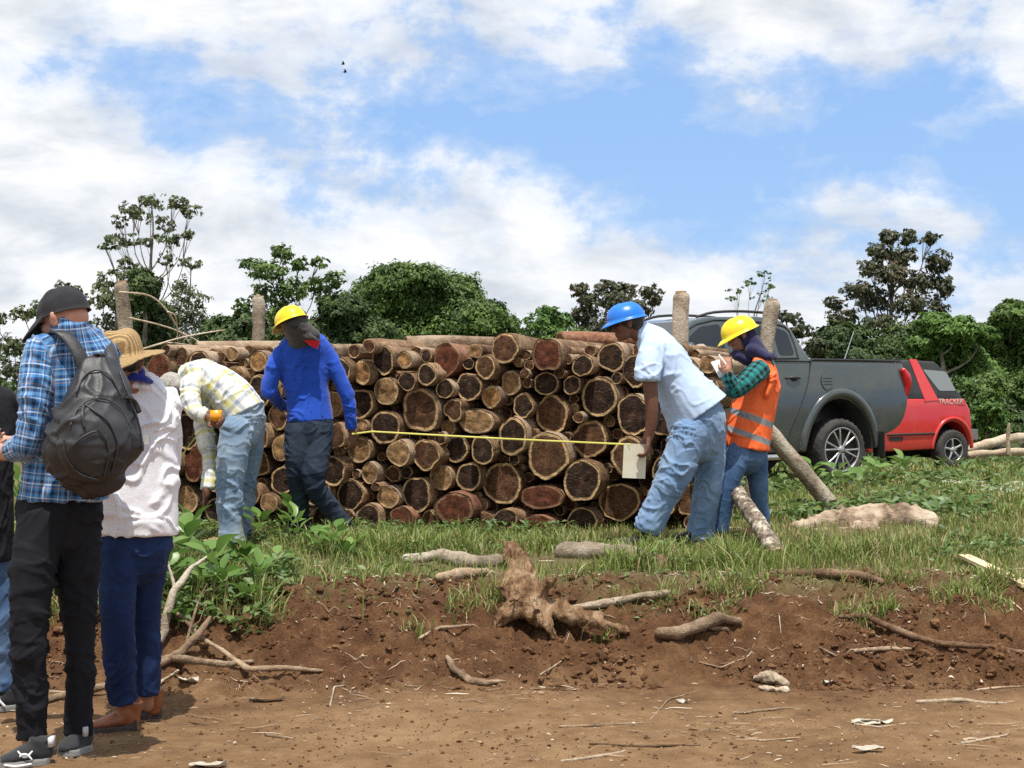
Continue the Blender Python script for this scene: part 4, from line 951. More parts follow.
# whitish dead fronds on the grass by the vehicles
A = [slivers(70, (4.6, 6.4), (14.4, 16.6), .12, .5, .03, False, .4)]
setting('dry_fronds', mesh_np('dry_fronds', A[0][0], [A[0][1]], leaf_mat('dry_frond', [(0,(.25,.24,.16)),(1,(.34,.36,.26))], .8, .1), True, {'lc': A[0][2]}), 'stuff')
# ---------------------------------------------------------------- vehicles
def paint(name, col, rough=.35, dirt=.35, dcol=(.20,.15,.10)):
    m = NT(name); o = m.obj(); x, y, z = m.sep(o)[:3]
    n = m.noise(o, 2.6, 6, .65); f = m.noise(o, 30, 4, .7)
    d = m.math('ADD', m.math('MULTIPLY', n, .7), m.math('MULTIPLY', f, .3)); low = m.ramp(z, [(.25, .22), (.75, 0)])
    dm = m.math('MULTIPLY', m.ramp(m.math('ADD', d, low), [(.46, 0), (.72, 1)]), dirt)
    return m.fin(m.mix(dm, col, dcol), m.math('MULTIPLY_ADD', dm, .5, rough), m.bump(n, .06, .02), metal=.0, spec=.5, **{'Coat Weight': .9, 'Coat Roughness': .06})
GREY = paint('dark_grey_paint', (.040,.054,.057), .28, .22)
REDP = paint('red_paint', (.55,.018,.020), .28, .20, (.32,.17,.11))
GLASS = NT('tinted_glass').fin((.012,.015,.017), .06, spec=.6)
GLASS2 = NT('pale_grey_glass').fin((.17,.19,.19), .25, spec=.6)  # one even pale grey for the car's side window and the headlights
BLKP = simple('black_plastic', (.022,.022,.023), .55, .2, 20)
RUB = simple('tyre_rubber', (.040,.037,.034), .9, .35, 9, .3)
ALLOY = simple('alloy', (.46,.46,.45), .35, .12, 10, metal=.8)
CHR = simple('chrome_step', (.55,.55,.54), .3, .15, 20, metal=.9)
LENS = NT('red_lens').fin((.50,.012,.018), .12, spec=.6)
def xf(O, yaw):
    c, s = math.cos(yaw), math.sin(yaw)
    M = np.array([[-c, s, 0], [-s, -c, 0], [0, 0, 1.]])   # columns: forward, left (towards the camera), up
    return lambda V: np.asarray(V)@M.T+np.asarray(O)
def bm_np(bm): return np.array([v.co[:] for v in bm.verts])
def shell(outline, half, prof, bev=.03, xc=(), zc=(), T=None, name='body', mat=None, parent=None, ang=35):
    """side outline (x, z) extruded across the car, rounded edges, then shaped by prof(x, z, side)"""
    bm = bmesh.new(); A = [bm.verts.new((x, half, z)) for x, z in outline]; B = [bm.verts.new((x, -half, z)) for x, z in outline]
    n = len(outline); fa = bm.faces.new(A); fb = bm.faces.new(B[::-1])
    for i in range(n): bm.faces.new((A[i], B[i], B[(i+1) % n], A[(i+1) % n]))
    bmesh.ops.recalc_face_normals(bm, faces=bm.faces)
    ed = [e for e in bm.edges if abs(e.verts[0].co.y-e.verts[1].co.y) < 1e-4]
    if bev: bmesh.ops.bevel(bm, geom=ed, offset=bev, segments=3, profile=.5, affect='EDGES')
    for k in xc: bmesh.ops.bisect_plane(bm, geom=bm.verts[:]+bm.edges[:]+bm.faces[:], plane_co=(k,0,0), plane_no=(1,0,0))
    for k in zc: bmesh.ops.bisect_plane(bm, geom=bm.verts[:]+bm.edges[:]+bm.faces[:], plane_co=(0,0,k), plane_no=(0,0,1))
    for v in bm.verts:
        x, y, z = v.co; v.co.y = y/half*prof(x, z)
    bmesh.ops.triangulate(bm, faces=[f for f in bm.faces if len(f.verts) > 4])
    V = T(bm_np(bm)); me = bpy.data.meshes.new(name); bm.to_mesh(me); bm.free()
    me.vertices.foreach_set('co', V.astype(np.float32).ravel()); me.update(); me.materials.append(mat)
    me.shade_smooth() if hasattr(me, 'shade_smooth') else None
    me.set_sharp_from_angle(angle=R(ang)); return link(name, me, parent)
def plate(poly, prof, off, th, T, name, mat, parent, side=1, round_=0, smooth=False):
    """thin panel following the car's flank, standing off by off"""
    p = np.array(poly, float); n = len(p)
    f = lambda o: np.array([[x, side*(prof(x, z)+o), z] for x, z in p])
    V = np.concatenate([f(off), f(off-th)]); bm = bmesh.new(); vs = [bm.verts.new(v) for v in V]
    bm.faces.new(vs[:n]); bm.faces.new(vs[n:][::-1])
    for i in range(n): bm.faces.new((vs[i], vs[n+i], vs[n+(i+1) % n], vs[(i+1) % n]))
    bmesh.ops.recalc_face_normals(bm, faces=bm.faces); bmesh.ops.triangulate(bm, faces=[f for f in bm.faces if len(f.verts) > 4])
    me = bpy.data.meshes.new(name); V = T(bm_np(bm)); bm.to_mesh(me); bm.free(); me.vertices.foreach_set('co', V.astype(np.float32).ravel()); me.update(); me.materials.append(mat)
    return link(name, me, parent)
def rline(pts, r, prof, off, T, name, mat, parent, side=1, n=6, sub=3, squash=1.):
    W_ = T(np.array([[x, side*(prof(x, z)+off), z] for x, z in pts])); k = MB(); k.loft(W_, r, n=n, sub=sub); return link(name, k.mesh(name, mat), parent)
def rounded(poly, r=.04, k=4):
    p = [np.array(q, float) for q in poly]; out = []; n = len(p)
    for i in range(n):
        a, b, c = p[i-1], p[i], p[(i+1) % n]; u = nrm(a-b)*min(r, np.linalg.norm(a-b)*.4); v = nrm(c-b)*min(r, np.linalg.norm(c-b)*.4)
        for t in np.linspace(0, 1, k+1): out.append(tuple((1-t)**2*(b+u)+2*t*(1-t)*b+t*t*(b+v)))
    return out
def wheel(c, Rr, rim, wd, T, parent, nsp, label=None, tw=.0, steer=0):
    """c = local centre of the outer face"""
    side = 1 if c[1] > 0 else -1
    prof = [(rim*.98, 0), (rim*1.04, .012), (rim*1.2, .018), (Rr*.90, .012), (Rr*.965, -.005), (Rr, -.03), (Rr, -wd*.5), (Rr, -wd+.03), (Rr*.95, -wd), (rim, -wd)]
    n = 108; th = np.arange(n)/n*2*math.pi; G = []
    for j, (r, y) in enumerate(prof):
        rr = np.full(n, r); yy = np.full(n, y)
        if 4 <= j <= 7: rr = r-.011*(((np.arange(n)+(j % 2)*2) % 4) < 1.5)
        G.append(np.stack([np.cos(th)*rr, side*yy, np.sin(th)*rr], 1)+np.array(c))
    if side < 0: G = G[::-1]
    b = MB(); b.rings(T(np.array(G).reshape(-1,3)).reshape(len(G), n, 3), False, False)
    wb = MB(); w_ = link('wheel', b.mesh('wheel', RUB), parent)
    me = w_.data; me.set_sharp_from_angle(angle=R(40))
    # rim: barrel, lip and spokes
    k = MB(); n = 60; th = np.arange(n)/n*2*math.pi; G = []
    for r, y in ((rim*1.0, .004), (rim*.97, .008), (rim*.93, 0), (rim*.90, -.03), (rim*.86, -.10), (rim*.5, -.115), (.02, -.115)):
        G.append(np.stack([np.cos(th)*r, np.full(n, side*y), np.sin(th)*r], 1)+np.array(c))
    if side < 0: G = G[::-1]
    k.rings(T(np.array(G).reshape(-1,3)).reshape(7, n, 3), False, True)
    link('rim_barrel', k.mesh('rim_barrel', simple_dark), w_)
    s_ = MB()
    for q in range(nsp):
        a = 2*math.pi*q/nsp+.2
        for da in ((-tw, tw) if tw else (0,)):
            p0 = np.array([math.cos(a)*.035, -.018*1, math.sin(a)*.035]); p1 = np.array([math.cos(a+da)*rim*.95, -.004, math.sin(a+da)*rim*.95])
            pts = np.array([p0, (p0+p1)/2+[0,.006,0], p1])*np.array([1, side, 1])+np.array(c); tang = np.array([-math.sin(a+da/2), 0, math.cos(a+da/2)])
            lt = T(tang[None])[0]-T(np.zeros((1,3)))[0]
            s_.loft(T(pts), [.030 if not tw else .016, .020 if not tw else .012, .024 if not tw else .013], [.012,.011,.010], lat=lt, n=10, sub=3)
    rg = []; 
    for r, y in ((rim*.93, -.002), (rim*.955, .008), (rim*1.0, .010), (rim*1.02, .002), (rim*.97, -.012), (rim*.93, -.012)):
        rg.append(np.stack([np.cos(th)*r, np.full(n, side*y), np.sin(th)*r], 1)+np.array(c))
    if side < 0: rg = rg[::-1]
    s_.rings(T(np.array(rg).reshape(-1,3)).reshape(6, n, 3), False, False)
    link('rim', s_.mesh('rim', ALLOY), w_)
    h = MB(); hc = np.array(c)+np.array([0, side*-.012, 0]); h.loft(T(np.array([hc, hc+[0, side*.012, 0], hc+[0, side*.02, 0]])), [.05, .046, .02], n=20, sub=1, round0=False, round1=False)
    for q in range(6):
        a = q*math.pi/3; pc = hc+[math.cos(a)*.028+math.cos(a)*.03, side*.0, math.sin(a)*.058]; h.loft(T(np.array([pc, pc+[0, side*.012, 0]])), .007, n=8, sub=1)
    link('hub', h.mesh('hub', ALLOY), w_)
    return w_
simple_dark = simple('dark_barrel_metal', (.06,.06,.06), .6, .2, metal=.5)  # dark grey metal of the rim barrel behind the spokes

# ---- grey pickup
yaw = R(28); wc = P(842, 449.7, 17.6); yd = np.array([math.sin(yaw), -math.cos(yaw), 0]); xd = np.array([-math.cos(yaw), -math.sin(yaw), 0])
gz = wc[2]-.365; O = wc-yd*.90; O[2] = gz; T = xf(O, yaw); TD = O.copy()
# rest each wheel on the ground: gentle field, use the axle heights
truck = thing('pickup_truck', 'dark grey double cab pickup parked behind the right end of the log pile', 'pickup', O)
def pk(x, z):
    b = .885-.035*((z-.85)/.45)**2 if z < 1.40 else .855-.44*(z-1.40)
    b -= .05*max(0, (x-2.9)/.9)**2*1.6; b -= .03*max(0, (-x-.7)/.4)**2
    return b
th = np.linspace(R(200), R(-20), 16)
arch = lambda cx, rx, rz, cz=.30: [(cx+rx*math.cos(t), cz+rz*math.sin(t)) for t in th]
ra = arch(0, .50, .645); fa_ = arch(3.0, .47, .58)
low = [(-1.06,.98),(-1.02,.74),(-.80,.56),(-.62,.30)]+ra+[(.64,.34),(2.40,.34)]+[]
body = [(-.92,1.405),(-1.0,1.38),(-1.055,1.0),(-1.02,.74),(-.82,.57),(-.60,.36)]+[p for p in ra if p[1] > .34 or True][0:]+[(.60,.34),(2.44,.34)]+fa_+[(3.60,.42),(3.84,.52),(3.86,.95),(3.72,1.12),(3.2,1.22),(2.5,1.31),(2.42,1.40),(.44,1.415),(.40,1.405)]
# arches run from the rear foot to the front foot
ra_ = [p for p in ra]; fr_ = [p for p in fa_]
body = [(-.92,1.405),(-1.0,1.385),(-1.04,1.32),(-1.068,1.15),(-1.068,.98),(-1.045,.85),(-1.0,.73),(-.93,.64),(-.82,.57),(-.70,.53),(-.60,.50),(-.57,.36)]+[(.0+.50*math.cos(t), .36+.60*math.sin(t)) for t in np.linspace(R(180), 0, 15)]+[(.60,.34),(2.44,.34)]+[(3.0+.46*math.cos(t), .36+.54*math.sin(t)) for t in np.linspace(R(180), 0, 13)]+[(3.60,.42),(3.84,.52),(3.86,.95),(3.72,1.12),(3.2,1.22),(2.5,1.31),(2.42,1.40),(.44,1.412)]
shell(body, .885, pk, .028, np.arange(-.9, 3.8, .22), [.5,.65,.8,.95,1.1,1.25,1.36], T, 'body', GREY, truck)
cab = [(.40,1.39),(.46,1.50),(.60,1.80),(.72,1.88),(1.0,1.915),(1.7,1.90),(1.95,1.85),(2.30,1.62),(2.62,1.39)]
shell(cab, .855, lambda x, z: pk(x, max(z, 1.401)), .03, np.arange(.6, 2.6, .2), [1.5,1.6,1.7,1.8], T, 'cab', GREY, truck)
win = lambda pl, nm, m=GLASS: plate(rounded(pl, .05), pk, .006, .02, T, nm, m, truck)
w1 = win([(.64,1.47),(.66,1.74),(.80,1.79),(.86,1.79),(.86,1.47)], 'quarter_window'); w2 = win([(.92,1.47),(.92,1.80),(1.40,1.83),(1.50,1.82),(1.50,1.46)], 'rear_door_window'); w3 = win([(1.60,1.46),(1.60,1.82),(1.88,1.78),(2.36,1.46)], 'front_door_window')
for sd in (-1,): 
    plate(rounded([(.64,1.47),(.68,1.76),(1.88,1.80),(2.36,1.46)], .05), pk, .006, .02, T, 'far_side_glass', GLASS, truck, side=-1)
for pl, nm in (([(.60,1.435),(.62,1.75),(.80,1.83),(1.40,1.865),(1.92,1.81),(2.46,1.435)], 'window_trim'),):
    rline(pl+[pl[0]], .011, pk, .004, T, nm, BLKP, truck, sub=2)
# windscreen
fw = MB(); q = T(np.array([[1.99,-.60,1.835],[1.99,.60,1.835],[2.58,.70,1.43],[2.58,-.70,1.43]])); q2 = T(np.array([[1.97,-.60,1.81],[1.97,.60,1.81],[2.56,.70,1.41],[2.56,-.70,1.41]]))
fw.add(np.concatenate([q, q2])+np.array([0,0,.012]), [[0,1,2,3],[7,6,5,4],[0,4,5,1],[1,5,6,2],[2,6,7,3],[3,7,4,0]]); link('windscreen', fw.mesh('windscreen', GLASS, False), truck)
# flares, gaps, handles, cap, rails, step
fl = [(.56*math.cos(t), .30+.735*math.sin(t)) for t in np.linspace(R(172), R(6), 20)]
W_ = T(np.array([[x, pk(x, z)+.006, z] for x, z in fl])); k = MB(); k.loft(W_, .055, .03, lat=T(np.array([[0,0,1.]]))[0]-T(np.zeros((1,3)))[0], n=10, sub=2); link('wheel_flare', k.mesh('wheel_flare', GREY), truck)
fl = [(3.0+.53*math.cos(t), .30+.67*math.sin(t)) for t in np.linspace(R(172), R(6), 20)]
k = MB(); k.loft(T(np.array([[x, pk(x, z)+.006, z] for x, z in fl])), .05, .03, n=10, sub=2); link('wheel_flare', k.mesh('wheel_flare', GREY), truck)
rline([(.41,1.42),(.44,1.30),(.50,1.10),(.62,.85),(.74,.60),(.78,.36)], .010, pk, -.003, T, 'door_gap', BLKP, truck)
rline([(1.55,1.86),(1.55,1.2),(1.56,.40)], .007, pk, -.001, T, 'door_gap', BLKP, truck); rline([(2.52,1.38),(2.50,1.0),(2.46,.40)], .007, pk, -.001, T, 'door_gap', BLKP, truck)
for hx in (.70, 1.72):
    k = MB(); k.loft(T(np.array([[hx-.09, pk(hx,1.2)+.018, 1.205],[hx, pk(hx,1.2)+.035, 1.21],[hx+.09, pk(hx,1.2)+.018, 1.205]])), .014, n=8, sub=3); k.ell(T(np.array([[hx, pk(hx,1.2)-.004, 1.20]]))[0], (.07,.025,.035)); link('door_handle', k.mesh('door_handle', BLKP), truck)
cp = [( .20+.085*math.cos(t)+.0, 1.17+.10*math.sin(t)) for t in np.linspace(0, 2*math.pi, 24, endpoint=False)]
fc = plate(cp, pk, .010, .02, T, 'fuel_cap', GREY, truck); rline(cp+[cp[0]], .005, pk, .004, T, 'cap_ring', BLKP, fc, sub=1)
for dz in (-.035, 0, .035): rline([(.14,1.17+dz),(.26,1.17+dz)], .005, pk, .011, T, 'cap_rib', BLKP, fc, sub=1)
rline([(-.96,1.41),(-.5,1.418),(.0,1.42),(.38,1.42)], .016, pk, -.02, T, 'bed_rail', BLKP, truck); rline([(-.96,1.41),(.38,1.42)], .016, pk, -.02, T, 'bed_rail', BLKP, truck, side=-1)
for sd in (1, -1):
    k = MB(); k.loft(T(np.array([[.62, sd*.56, 1.90],[.75, sd*.57, 1.955],[1.2, sd*.58, 1.975],[1.6, sd*.57, 1.955],[1.82, sd*.55, 1.90]])), .016, n=8, sub=3); link('roof_rail', k.mesh('roof_rail', BLKP), truck)
rline([(.72,.30),(1.5,.30),(2.35,.30)], .035, lambda x, z: .90, .03, T, 'side_step', CHR, truck, n=10)
k = MB(); k.box(T(np.array([[-.60,.86,.42]]))[0], (.006,.10,.15), np.array([xd, yd, [0,0,1]]).T); link('mud_flap', k.mesh('mud_flap', BLKP, False), truck)
k = MB(); p_ = T(np.array([[-.98, .86, 1.30],[-1.03,.85,1.22],[-1.055,.84,1.10],[-1.03,.84,.98]])); k.loft(p_, [.035,.06,.055,.02], [.03,.055,.05,.02], n=14, sub=4); link('tail_light', k.mesh('tail_light', LENS), truck)
k = MB(); p_ = T(np.array([[-.98,-.86,1.30],[-1.03,-.85,1.22],[-1.055,-.84,1.10],[-1.03,-.84,.98]])); k.loft(p_, [.035,.06,.055,.02], n=12, sub=3); link('tail_light', k.mesh('tail_light', LENS), truck)
k = MB(); k.loft(T(np.array([[-.62,.20,1.40],[-.78,.2,1.78]])), [.008,.004], n=6, sub=1); link('antenna', k.mesh('antenna', CHR), truck)
k = MB(); k.loft(T(np.array([[2.25,.90,1.42],[2.30,1.0,1.48],[2.28,1.08,1.50]])), [.03,.08,.07], [.03,.09,.1], n=12, sub=3); link('mirror', k.mesh('mirror', GREY), truck)
k = MB(); k.box(T(np.array([[3.78,.58,.98]]))[0], (.08,.16,.09), np.array([xd, yd, [0,0,1]]).T); link('headlight', k.mesh('headlight', GLASS2, False), truck)
k = MB(); k.box(T(np.array([[3.78,-.58,.98]]))[0], (.08,.16,.09), np.array([xd, yd, [0,0,1]]).T); link('headlight', k.mesh('headlight', GLASS2, False), truck)
# dark wheel wells and underside
for cx in (0, 3.0):
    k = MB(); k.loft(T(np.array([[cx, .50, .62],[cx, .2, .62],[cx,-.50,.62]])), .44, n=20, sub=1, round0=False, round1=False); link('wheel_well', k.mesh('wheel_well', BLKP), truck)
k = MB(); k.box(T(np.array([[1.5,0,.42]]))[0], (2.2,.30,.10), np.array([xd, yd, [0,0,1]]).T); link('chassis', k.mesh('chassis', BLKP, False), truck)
for cx in (0, 3.0):
    for sy in (1, -1):
        zz = .365
        wheel((cx, sy*.90, zz), .365, .262, .25, T, truck, 6, tw=.20)

# ---- red two door off-roader
yaw2 = R(25); wc = P(952.7, 449.7, 25.8); yd = np.array([math.sin(yaw2), -math.cos(yaw2), 0]); xd = np.array([-math.cos(yaw2), -math.sin(yaw2), 0])
O = wc-yd*.80; O[2] = wc[2]-.345; T2 = xf(O, yaw2)
car = thing('off_road_car', 'red two door off-roader with a black hard top, parked behind the grey pickup', 'car', O)
def ck(x, z): return (.80-.03*((z-.8)/.5)**2 if z < 1.24 else .775-.30*(z-1.24))-.04*max(0, (x-2.0)/.9)**2
L = lambda px, py: (-(px-952.7)/52.0, (449.7-py)/57.+.345)
archr = [(.38*math.cos(t), .36+.47*math.sin(t)) for t in np.linspace(R(180), 0, 13)]; archf = [(2.2+.40*math.cos(t), .36+.48*math.sin(t)) for t in np.linspace(R(180), 0, 13)]
body = [(-.28,1.22),(-.40,1.02),(-.43,.74),(-.42,.52)]+archr+[(.46,.36),(1.74,.33)]+archf+[(2.85,.45),(2.95,.60),(2.95,.92),(2.6,1.02),(1.75,1.12),(1.6,1.24)]
shell(body, .80, ck, .03, np.arange(-.3, 2.9, .2), [.5,.65,.8,.95,1.1], T2, 'body', REDP, car)
top = [(-.27,1.20),(-.22,1.28),(.14,1.80),(.22,1.86),(.70,1.885),(1.25,1.86),(1.30,1.82),(1.62,1.20)]
shell(top, .775, lambda x, z: ck(x, max(z, 1.241)), .035, np.arange(0, 1.6, .2), [1.35,1.5,1.65,1.78], T2, 'hard_top', BLKP, car)
plate(rounded([L(926,371),(L(952,373)[0], L(952,373)[1]),L(959,392),L(940,392)], .04), ck, .008, .02, T2, 'rear_side_window', GLASS2, car)
pil = [L(913,361),L(921,361),L(937,401),L(922,402)]
plate(pil, ck, .012, .03, T2, 'pillar', REDP, car); rline([L(922,402), L(922,449)], .006, ck, 0., T2, 'door_gap', BLKP, car, sub=1)
plate(rounded([(.80,1.30),(.85,1.78),(1.18,1.78),(1.46,1.30)], .05), ck, .010, .02, T2, 'door_window', GLASS, car)
rline([L(880,434), L(932,433.5)], .020, ck, .004, T2, 'side_moulding', BLKP, car, sub=1)
plate([L(882,436),L(897,436),L(897,440),L(882,440)], ck, .006, .01, T2, 'vent', BLKP, car); plate([L(960,401),L(967,402),L(967,406),L(960,406)], ck, .008, .01, T2, 'side_marker', LENS, car)
fl = [(.43*math.cos(t), .34+.545*math.sin(t)) for t in np.linspace(R(175), R(5), 16)]
k = MB(); k.loft(T2(np.array([[x, ck(x, z)+.006, z] for x, z in fl])), .035, .03, n=10, sub=2); link('wheel_flare', k.mesh('wheel_flare', REDP), car)
k = MB(); ax_ = np.array([xd, yd, [0,0,1]]).T; k.box(T2(np.array([[-.50,0,.60]]))[0], (.08,.78,.09), ax_); link('bumper', k.mesh('bumper', simple('dull_bumper', (.16,.15,.14), .6), False), car)
k = MB(); k.box(T2(np.array([[3.0,0,.55]]))[0], (.08,.78,.10), ax_); link('bumper', k.mesh('bumper', BLKP, False), car)
k = MB(); k.box(T2(np.array([[1.25,0,1.88]]))[0], (.45,.45,.02), ax_); link('roof_vent', k.mesh('roof_vent', BLKP, False), car)
fw = MB(); q = T2(np.array([[1.33,-.58,1.80],[1.33,.58,1.80],[1.64,.70,1.27],[1.64,-.70,1.27]])); fw.add(np.concatenate([q, q-[0,0,.02]])+xd*.03, [[0,1,2,3],[7,6,5,4],[0,4,5,1],[1,5,6,2],[2,6,7,3],[3,7,4,0]]); link('windscreen', fw.mesh('windscreen', GLASS, False), car)
for cx in (0, 2.2):
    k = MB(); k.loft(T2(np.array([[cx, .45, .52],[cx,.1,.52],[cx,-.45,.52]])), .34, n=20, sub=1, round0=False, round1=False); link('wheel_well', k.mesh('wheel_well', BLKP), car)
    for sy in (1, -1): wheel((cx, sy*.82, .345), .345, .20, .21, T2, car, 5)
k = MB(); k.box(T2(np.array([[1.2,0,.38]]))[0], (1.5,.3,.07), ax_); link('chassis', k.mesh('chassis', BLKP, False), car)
def lettering(txt, origin, dx, up, h, mat, parent, name='lettering', th=.002):
    cu = bpy.data.curves.new('t', 'FONT'); cu.body = txt; cu.size = h; cu.extrude = th; o = bpy.data.objects.new('t', cu); COL.objects.link(o)
    bpy.context.view_layer.update(); ev = o.evaluated_get(bpy.context.evaluated_depsgraph_get()); me = bpy.data.meshes.new_from_object(ev); bpy.data.objects.remove(o)
    n = len(me.vertices); V = np.zeros(n*3, np.float32); me.vertices.foreach_get('co', V); V = V.reshape(-1,3)
    nn = np.cross(dx, up); W_ = np.array(origin)+np.outer(V[:,0], dx)+np.outer(V[:,1], up)+np.outer(V[:,2], nn); me.vertices.foreach_set('co', W_.astype(np.float32).ravel()); me.update(); me.materials.clear(); me.materials.append(mat); return link(name, me, parent)
x0, z0 = L(936.5, 404.5); yy = ck(x0, z0)+.012; o_ = T2(np.array([[x0, yy, z0]]))[0]
lettering('TRACKER', o_, -xd, np.array([0,0,1.]), .125, simple('pale_letters', (.55,.50,.45), .5), car)
# ---------------------------------------------------------------- people
def skin(name, c, rough=.55):
    m = NT(name); o = m.obj(); n = m.noise(o, 22, 4, .6); n2 = m.noise(o, 5, 3)
    col = m.ramp(m.math('ADD', m.math('MULTIPLY', n, .5), m.math('MULTIPLY', n2, .5)), [(.35, tuple(.80*k for k in c)), (.65, tuple(min(1, 1.12*k) for k in c))])
    return m.fin(col, rough, m.bump(m.noise(o, 260, 3), .25, .003), spec=.35, **{'Subsurface Weight': .08, 'Subsurface Radius': (.012,.006,.004), 'Subsurface Scale': .4})
SK_L = skin('fair_skin', (.52,.27,.19)); SK_B = skin('tan_skin', (.30,.145,.085)); SK_D = skin('brown_skin', (.155,.070,.042))
def cloth(name, c, rough=.85, weave=900., var=.12, fade=None, bump=.25, sheen=.2):
    m = NT(name); o = m.obj(); n = m.noise(o, 7, 5, .6); col = m.ramp(n, [(.32, tuple(k*(1-var) for k in c)), (.68, tuple(min(1, k*(1+var)) for k in c))])
    if fade: f = m.ramp(m.noise(o, 3.2, 4, .65), [(.42, 0), (.66, 1)]); col = m.mix(f, col, fade)
    h = m.math('ADD', m.math('MULTIPLY', m.noise(o, weave*.12, 2), .22), m.math('MULTIPLY', m.noise(o, 30, 4, .55), 1.))
    return m.fin(col, rough, m.bump(h, bump, .006), spec=.2, **{'Sheen Weight': sheen})
def stripes(m, c, per, stops):
    return m.ramp(m.math('FRACT', m.math('DIVIDE', c, per)), stops, 'CONSTANT')
def plaid(name, per, su, sv=None, f=.5, rough=.85):
    m = NT(name); u, v, _ = m.sep(m.attr('uvp'))[:3]; o = m.obj()
    a = stripes(m, u, per, su); b = stripes(m, v, per*1.1, sv or su); col = m.mix(f, a, b)
    n = m.ramp(m.noise(o, 9, 4), [(.3, .85), (.7, 1.1)]); col = m.mix(1., col, n, 'MULTIPLY')
    return m.fin(col, rough, m.bump(m.noise(o, 40, 4), .25, .006), spec=.2, **{'Sheen Weight': .15})
def seg_coords(V, bones, lat):
    best = np.full(len(V), 1e9); u = np.zeros(len(V)); v = np.zeros(len(V)); bi = np.zeros(len(V))
    for k, (p0, p1, r) in enumerate(bones):
        p0 = np.array(p0); p1 = np.array(p1); d = p1-p0; L_ = np.linalg.norm(d); d = d/L_
        t = (V-p0)@d; tc = np.clip(t, 0, L_); q = V-(p0+np.outer(tc, d)); dist = np.linalg.norm(q, axis=1)/r
        l = nrm(np.array(lat)-d*np.dot(lat, d)); w_ = np.cross(d, l); ang = np.abs(np.arctan2(q@w_, q@l)); m_ = dist < best
        best[m_] = dist[m_]; u[m_] = ang[m_]*r; v[m_] = t[m_]; bi[m_] = k
    return np.stack([u, v, bi], 1)
def rg(a, p=1.6): return np.clip(1-np.abs(a)*2.6, 0, 1)**p
def wrinkle(V, N, uvp, amp, mode, seed):
    u, v = uvp[:,0], uvp[:,1]; o = np.zeros(len(V))+uvp[:,2]*3.7+seed
    wob = vn(V*6+seed, 4); w2 = vn(V*13+seed, 8)
    if mode == 'denim':
        a = vn(np.stack([u*5+wob*.9, v*17+wob*1.9+w2*.5+u*6, o], 1), 1); b = vn(np.stack([u*9-v*3, v*30+wob*2.2-u*9, o+5], 1), 2); c = vn(V*np.array([7,7,4.])+seed, 3)
        gate = sstep(-.45, .35, vn(V*np.array([5,5,4.])+seed+9, 6)); d = (rg(a)*1.25+rg(b)*.6)*(.35+gate)+c*.7-.35
    elif mode == 'loose':
        a = vn(np.stack([u*8+v*6+wob, v*5-u*4+wob*1.4+w2*.3, o], 1), 1); b = vn(np.stack([u*6-v*7+w2*.3, v*10+wob*1.8, o+3], 1), 2); c = vn(V*5+seed, 3); e = vn(V*17+seed, 5)
        gate = sstep(-.4, .3, vn(V*4+seed+9, 6)); d = (rg(a)*1.3+rg(b)*.95)*(.4+gate)+c*.7+e*.2-.4
    else:
        a = vn(V*7+seed, 1); b = vn(V*16+seed, 2); d = a+.4*b
    return V+N*(amp*d)[:,None]
